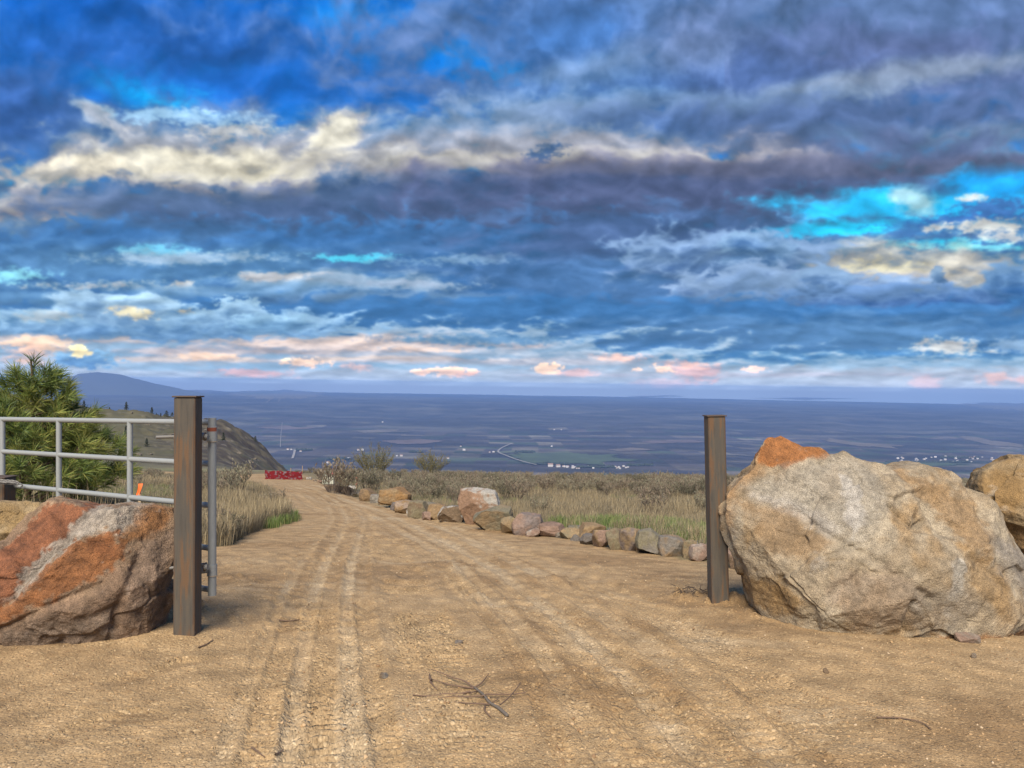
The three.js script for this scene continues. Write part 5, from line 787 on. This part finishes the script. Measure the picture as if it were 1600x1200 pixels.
{ // rubble where the drive ends
  const list = [[483, 750, 9, 6, WHITE, GREY, 'pale slab of rubble at the end of the drive'], [500, 754, 8, 5, RED, BROWN, 'reddish lump of rubble beside the utility cabinets'], [476, 749, 7, 4, BROWN, TAN, 'brown lump of rubble right of the red barrier'], [492, 752, 6, 4, GREY, BROWN, 'grey lump of rubble right of the pale slab']];
  list.forEach(([px, py, w, h, a, b, l], i) => { const p = pg(px, py), d = -p.z, m = new THREE.Mesh(stoneGeo(400 + i, w * d / FOCAL, h * d / FOCAL, w * d / FOCAL * .8, a, b), stoneMat); m.position.set(p.x, p.y - .05, p.z); tag(top(m, 'rubble'), l, 'rubble'); });
}
// ---------- loose grit on the dirt ----------
{
  const r = rng(8), mk = (s) => { const g = mergeVertices(new THREE.IcosahedronGeometry(1, 1).deleteAttribute('uv').deleteAttribute('normal')), p = g.attributes.position; for (let i = 0; i < p.count; i++) { const k = .75 + .45 * noise3(p.getX(i) * 1.3 + s, p.getY(i) * 1.3, p.getZ(i) * 1.3); p.setXYZ(i, p.getX(i) * k, p.getY(i) * k * .65, p.getZ(i) * k); } g.computeVertexNormals(); return g; };
  const tones = [[.44, .31, .175], [.37, .245, .125], [.48, .37, .24], [.23, .145, .075]];
  ['pale grit scattered over the dirt', 'tan grit scattered over the dirt', 'light gravel scattered over the dirt', 'dark crumbs of soil scattered over the dirt'].forEach((label, k) => {
    const n = [3500, 7000, 900, 7000][k], m = new THREE.InstancedMesh(mk(k * 9), std(...tones[k], 1), n); let c = 0, guard = 0;
    while (c < n && guard++ < n * 6) { const d = 2.2 + 14 * Math.pow(r(), 1.8), x = (r() * 2 - 1) * (.78 * d + .5), z = -d; if (fbm2(x * .9 + k * 7, z * 1.3, 3) < -.06 || grassiness(x, z) > .3) continue; dummy.position.set(x, Gd(x, z) + .0005, z); dummy.rotation.set(r() * .6, r() * 6.28, r() * .6); dummy.scale.setScalar(.0022 + .0055 * Math.pow(r(), 3) + .008 * Math.pow(r(), 14)); dummy.updateMatrix(); m.setMatrixAt(c++, dummy.matrix); }
    m.count = c; m.name = numbered('grit'); m.castShadow = m.receiveShadow = true; tag(m, label, 'grit', null, 'stuff'); scene.add(m);
  });
}
// ---------- on the valley floor ----------
function onFar(px, py) { const v = dirOf(px, py), s = 1 / -v.z; let d = 2500; while (d < 54000 && camera.position.y + v.y * s * d > G0(v.x * s * d, -d)) d *= 1.002; return V(v.x * s * d, 0, -d); }
function drape(points, lift, name, label, category, col, n = 26, roughEdge = .22) { // a field, in places a painted sun patch: outline laid over the land
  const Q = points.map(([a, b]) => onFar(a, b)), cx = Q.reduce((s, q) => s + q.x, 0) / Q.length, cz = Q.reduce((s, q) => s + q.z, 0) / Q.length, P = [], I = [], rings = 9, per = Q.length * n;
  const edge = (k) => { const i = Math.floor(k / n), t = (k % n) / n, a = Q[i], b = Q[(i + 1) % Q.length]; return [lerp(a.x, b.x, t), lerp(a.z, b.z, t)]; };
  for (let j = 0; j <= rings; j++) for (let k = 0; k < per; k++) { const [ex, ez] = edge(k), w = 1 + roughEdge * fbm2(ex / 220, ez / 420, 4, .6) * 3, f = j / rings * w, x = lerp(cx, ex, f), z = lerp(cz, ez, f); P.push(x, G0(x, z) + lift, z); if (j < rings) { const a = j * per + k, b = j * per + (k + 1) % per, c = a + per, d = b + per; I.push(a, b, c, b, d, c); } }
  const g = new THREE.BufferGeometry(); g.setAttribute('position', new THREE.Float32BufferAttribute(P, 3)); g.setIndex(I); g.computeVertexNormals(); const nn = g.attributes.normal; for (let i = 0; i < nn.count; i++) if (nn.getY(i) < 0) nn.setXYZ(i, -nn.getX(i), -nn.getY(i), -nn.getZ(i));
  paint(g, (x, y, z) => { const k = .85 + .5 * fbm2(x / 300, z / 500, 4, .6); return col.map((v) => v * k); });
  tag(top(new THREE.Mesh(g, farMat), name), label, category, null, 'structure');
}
const SUN_PALE = [.15, .13, .095], SUN_DULL = [.14, .12, .09], HAY = [.055, .085, .035], BARE = [.12, .09, .08];  // first two colours stand for sunlight on the land, the others are crops and soil
[[[[355, 617], [380, 611], [450, 609], [505, 613], [508, 619], [450, 623], [405, 622]], 'painted_sun_patch', 'large sunlit patch painted pale on the far plateau left of centre', SUN_PALE], [[[240, 611], [300, 609], [352, 611], [300, 613.5]], 'painted_sun_patch', 'thin sunlit strip painted pale on the plateau right of the mountain', SUN_DULL], [[[365, 614], [430, 611], [445, 615], [390, 617]], 'green_field', 'green winter field inside the large painted sunlit patch', HAY],
  [[[1490, 632], [1540, 629], [1640, 631], [1640, 643], [1560, 641]], 'painted_sun_patch', 'sunlit patch painted pale on the plateau at the right edge', SUN_PALE], [[[1180, 622], [1260, 620], [1350, 622.5], [1260, 625]], 'painted_sun_patch', 'narrow sunlit strip painted pale on the skyline above the largest boulder', SUN_DULL], [[[980, 619], [1050, 618], [1068, 619.5], [1000, 621]], 'painted_sun_patch', 'narrow sunlit strip painted pale on the skyline left of the right post', SUN_DULL],
  [[[1282, 687], [1300, 686], [1350, 693], [1420, 697], [1390, 700], [1320, 696]], 'painted_sun_patch', 'sunlit patch painted pale on the valley bench above the largest boulder', [.14, .12, .09]], [[[1498, 684], [1520, 683], [1560, 690], [1600, 696], [1600, 701], [1550, 697]], 'painted_sun_patch', 'sunlit patch painted pale on the valley bench at the right edge', [.14, .12, .09]], [[[1555, 716], [1600, 713], [1600, 719], [1570, 720]], 'painted_sun_patch', 'sunlit patch painted pale below the valley bench at the right edge', SUN_DULL],
  [[[790, 711], [840, 708], [960, 712], [1000, 718], [920, 727], [830, 724]], 'green_field', 'broad green hay field left of the right post', HAY], [[[770, 706], [800, 705], [812, 708], [780, 709]], 'green_field', 'small pale green field beside the valley road bend', [.10, .12, .07]], [[[830, 709], [890, 706], [905, 709], [850, 711]], 'green_field', 'pale green strip above the broad hay field', [.09, .115, .065]], [[[1350, 726], [1450, 722], [1520, 726], [1430, 732]], 'green_field', 'green field above the middle of the largest boulder', HAY], [[[945, 703], [990, 700], [1015, 703], [970, 706]], 'bare_field', 'long pale bare field left of the right post', [.14, .12, .10]],
  [[[400, 668], [450, 666], [500, 669], [440, 672]], 'bare_field', 'long pinkish bare field right of the hill', [.14, .11, .10]], [[[540, 674], [620, 672], [640, 675], [570, 677]], 'bare_field', 'long pale strip in the middle of the valley', [.14, .125, .10]], [[[590, 690], [660, 687], [700, 690], [630, 695]], 'bare_field', 'dull brown field above the willows', BARE], [[[1000, 690], [1100, 687], [1098, 692], [1020, 694]], 'bare_field', 'brown bench field left of the right post', BARE],
].forEach(([p, n, l, c]) => drape(p, 6, n, l, 'field', c));  // the pale sheets among these are breaks of sunlight painted as land colour
function farRoad(points, width, label) { const Q = new THREE.CatmullRomCurve3(points.map(([a, b]) => onFar(a, b))).getPoints(60), P = [], I = []; for (let i = 0; i < Q.length; i++) { const a = Q[Math.max(0, i - 1)], b = Q[Math.min(Q.length - 1, i + 1)], dx = b.x - a.x, dz = b.z - a.z, L = Math.hypot(dx, dz); for (const s of [-1, 1]) { const x = Q[i].x - dz / L * width * s, z = Q[i].z + dx / L * width * s; P.push(x, G0(x, z) + 11, z); } if (i) { const k = 2 * i; I.push(k - 2, k - 1, k, k - 1, k + 1, k); } } const g = new THREE.BufferGeometry(); g.setAttribute('position', new THREE.Float32BufferAttribute(P, 3)); g.setIndex(I); g.computeVertexNormals(); const nn = g.attributes.normal; for (let i = 0; i < nn.count; i++) nn.setXYZ(i, 0, 1, 0); tag(top(new THREE.Mesh(g, std(.26, .25, .23, 1, { side: THREE.DoubleSide })), 'valley_road'), label, 'road', null, 'structure'); }
farRoad([[800, 694], [788, 699], [780, 704], [779, 708], [790, 713], [806, 719], [822, 724], [838, 728]], 10, 'pale curving road in the valley below the field edge'); farRoad([[441, 661], [439, 680], [438, 700]], 3, 'straight pale road running up the valley right of the hill'); farRoad([[461, 704], [459, 712], [457, 718]], 11, 'short bright lane right of the hill'); farRoad([[461, 713], [490, 713], [520, 713.5]], 7, 'thin pale cross road right of the hill'); farRoad([[1110, 710], [1150, 712], [1200, 716]], 10, 'pale line of road right of the right post');
{
  const r = rng(61), wall = std(.50, .49, .46, .9), roofs = [std(.36, .36, .37, .7), std(.50, .50, .50, .7), std(.25, .16, .13, .8)];
  const house = (px, py, w, label, grp) => { const p = onFar(px, py); p.y = G0(p.x, p.z); const c = group('farm_building', p.x, p.y, p.z), h = w * .45, dp = w * .6; c.rotation.y = r() * .6 - .3; const b = new THREE.BoxGeometry(w, h, dp); b.translate(0, h / 2, 0); part('wall', b, wall, c); const s = new THREE.Shape([new THREE.Vector2(-dp * .55, 0), new THREE.Vector2(dp * .55, 0), new THREE.Vector2(0, w * .22)]), e = new THREE.ExtrudeGeometry(s, { depth: w * 1.04, bevelEnabled: false }); e.rotateY(Math.PI / 2); e.translate(-w * .52, h + .05, 0); part('roof', e, roofs[Math.floor(r() * 3)], c); tag(c, label, 'building', grp); };
  house(860, 729, 44, 'large white shed at the near end of the valley town', null); house(872, 730, 36, 'second white shed beside the large one in the valley town', null);
  for (let i = 0; i < 26; i++) house(880 + 110 * r() ** 1.3, 729 + 4 * r(), 11 + 11 * r(), 'tiny white building of the valley town below the field edge', 'buildings of the valley town');
  for (let i = 0; i < 34; i++) house(1395 + 160 * r(), 714 + 8 * r(), 13 + 12 * r(), 'tiny pale building of the far town above the largest boulder', 'buildings of the far town');
  [[450, 703], [455, 703], [470, 706], [545, 718], [513, 724], [627, 713], [620, 713], [560, 704], [566, 704], [650, 706], [720, 698], [725, 704], [771, 707], [866, 672], [877, 672], [862, 698], [765, 707], [700, 717], [598, 660]].sort((a, b) => a[0] - b[0]).forEach(([x, y], i) => house(x, y, 17 + 12 * r(), `lone white farm building in the open valley, ${['first', 'second', 'third', 'fourth', 'fifth', 'sixth', 'seventh', 'eighth', 'ninth', 'tenth', 'eleventh', 'twelfth', 'thirteenth', 'fourteenth', 'fifteenth', 'sixteenth', 'seventeenth', 'eighteenth', 'nineteenth'][i]} from the left`, 'lone farm buildings in the valley'));
  // shelterbelts: dark tree masses too far to count
  const s = new Soup(); for (const [px, py, w] of [[475, 704, 26], [530, 718, 34], [650, 707, 20], [860, 726, 60], [930, 731, 60], [1450, 723, 130], [1500, 716, 60], [1000, 728, 40], [820, 707, 30]]) for (let i = 0; i < 60 + w; i++) { const p = onFar(px + (r() - .5) * w, py + (r() - .5) * 1.6), y = G0(p.x, p.z), R = 9 + 9 * r(), H = 12 + 12 * r(), k = .6 + .6 * r(); for (let q = 0; q < 7; q++) { const a = q / 7 * 6.283, b = (q + 1) / 7 * 6.283, c = [.03 * k, .042 * k, .025 * k]; s.tri([p.x + Math.cos(a) * R, y + H * .4, p.z + Math.sin(a) * R], [p.x + Math.cos(b) * R, y + H * .4, p.z + Math.sin(b) * R], [p.x, y + H, p.z], c); s.tri([p.x + Math.cos(a) * R, y + H * .4, p.z + Math.sin(a) * R], [p.x + Math.cos(b) * R, y + H * .4, p.z + Math.sin(b) * R], [p.x, y, p.z], c); } }
  tag(top(new THREE.Mesh(s.geo(), farMat), 'shelterbelt'), 'dark far-off tree belts between the valley farms', 'trees', null, 'stuff');
}
renderer.render(scene, camera);
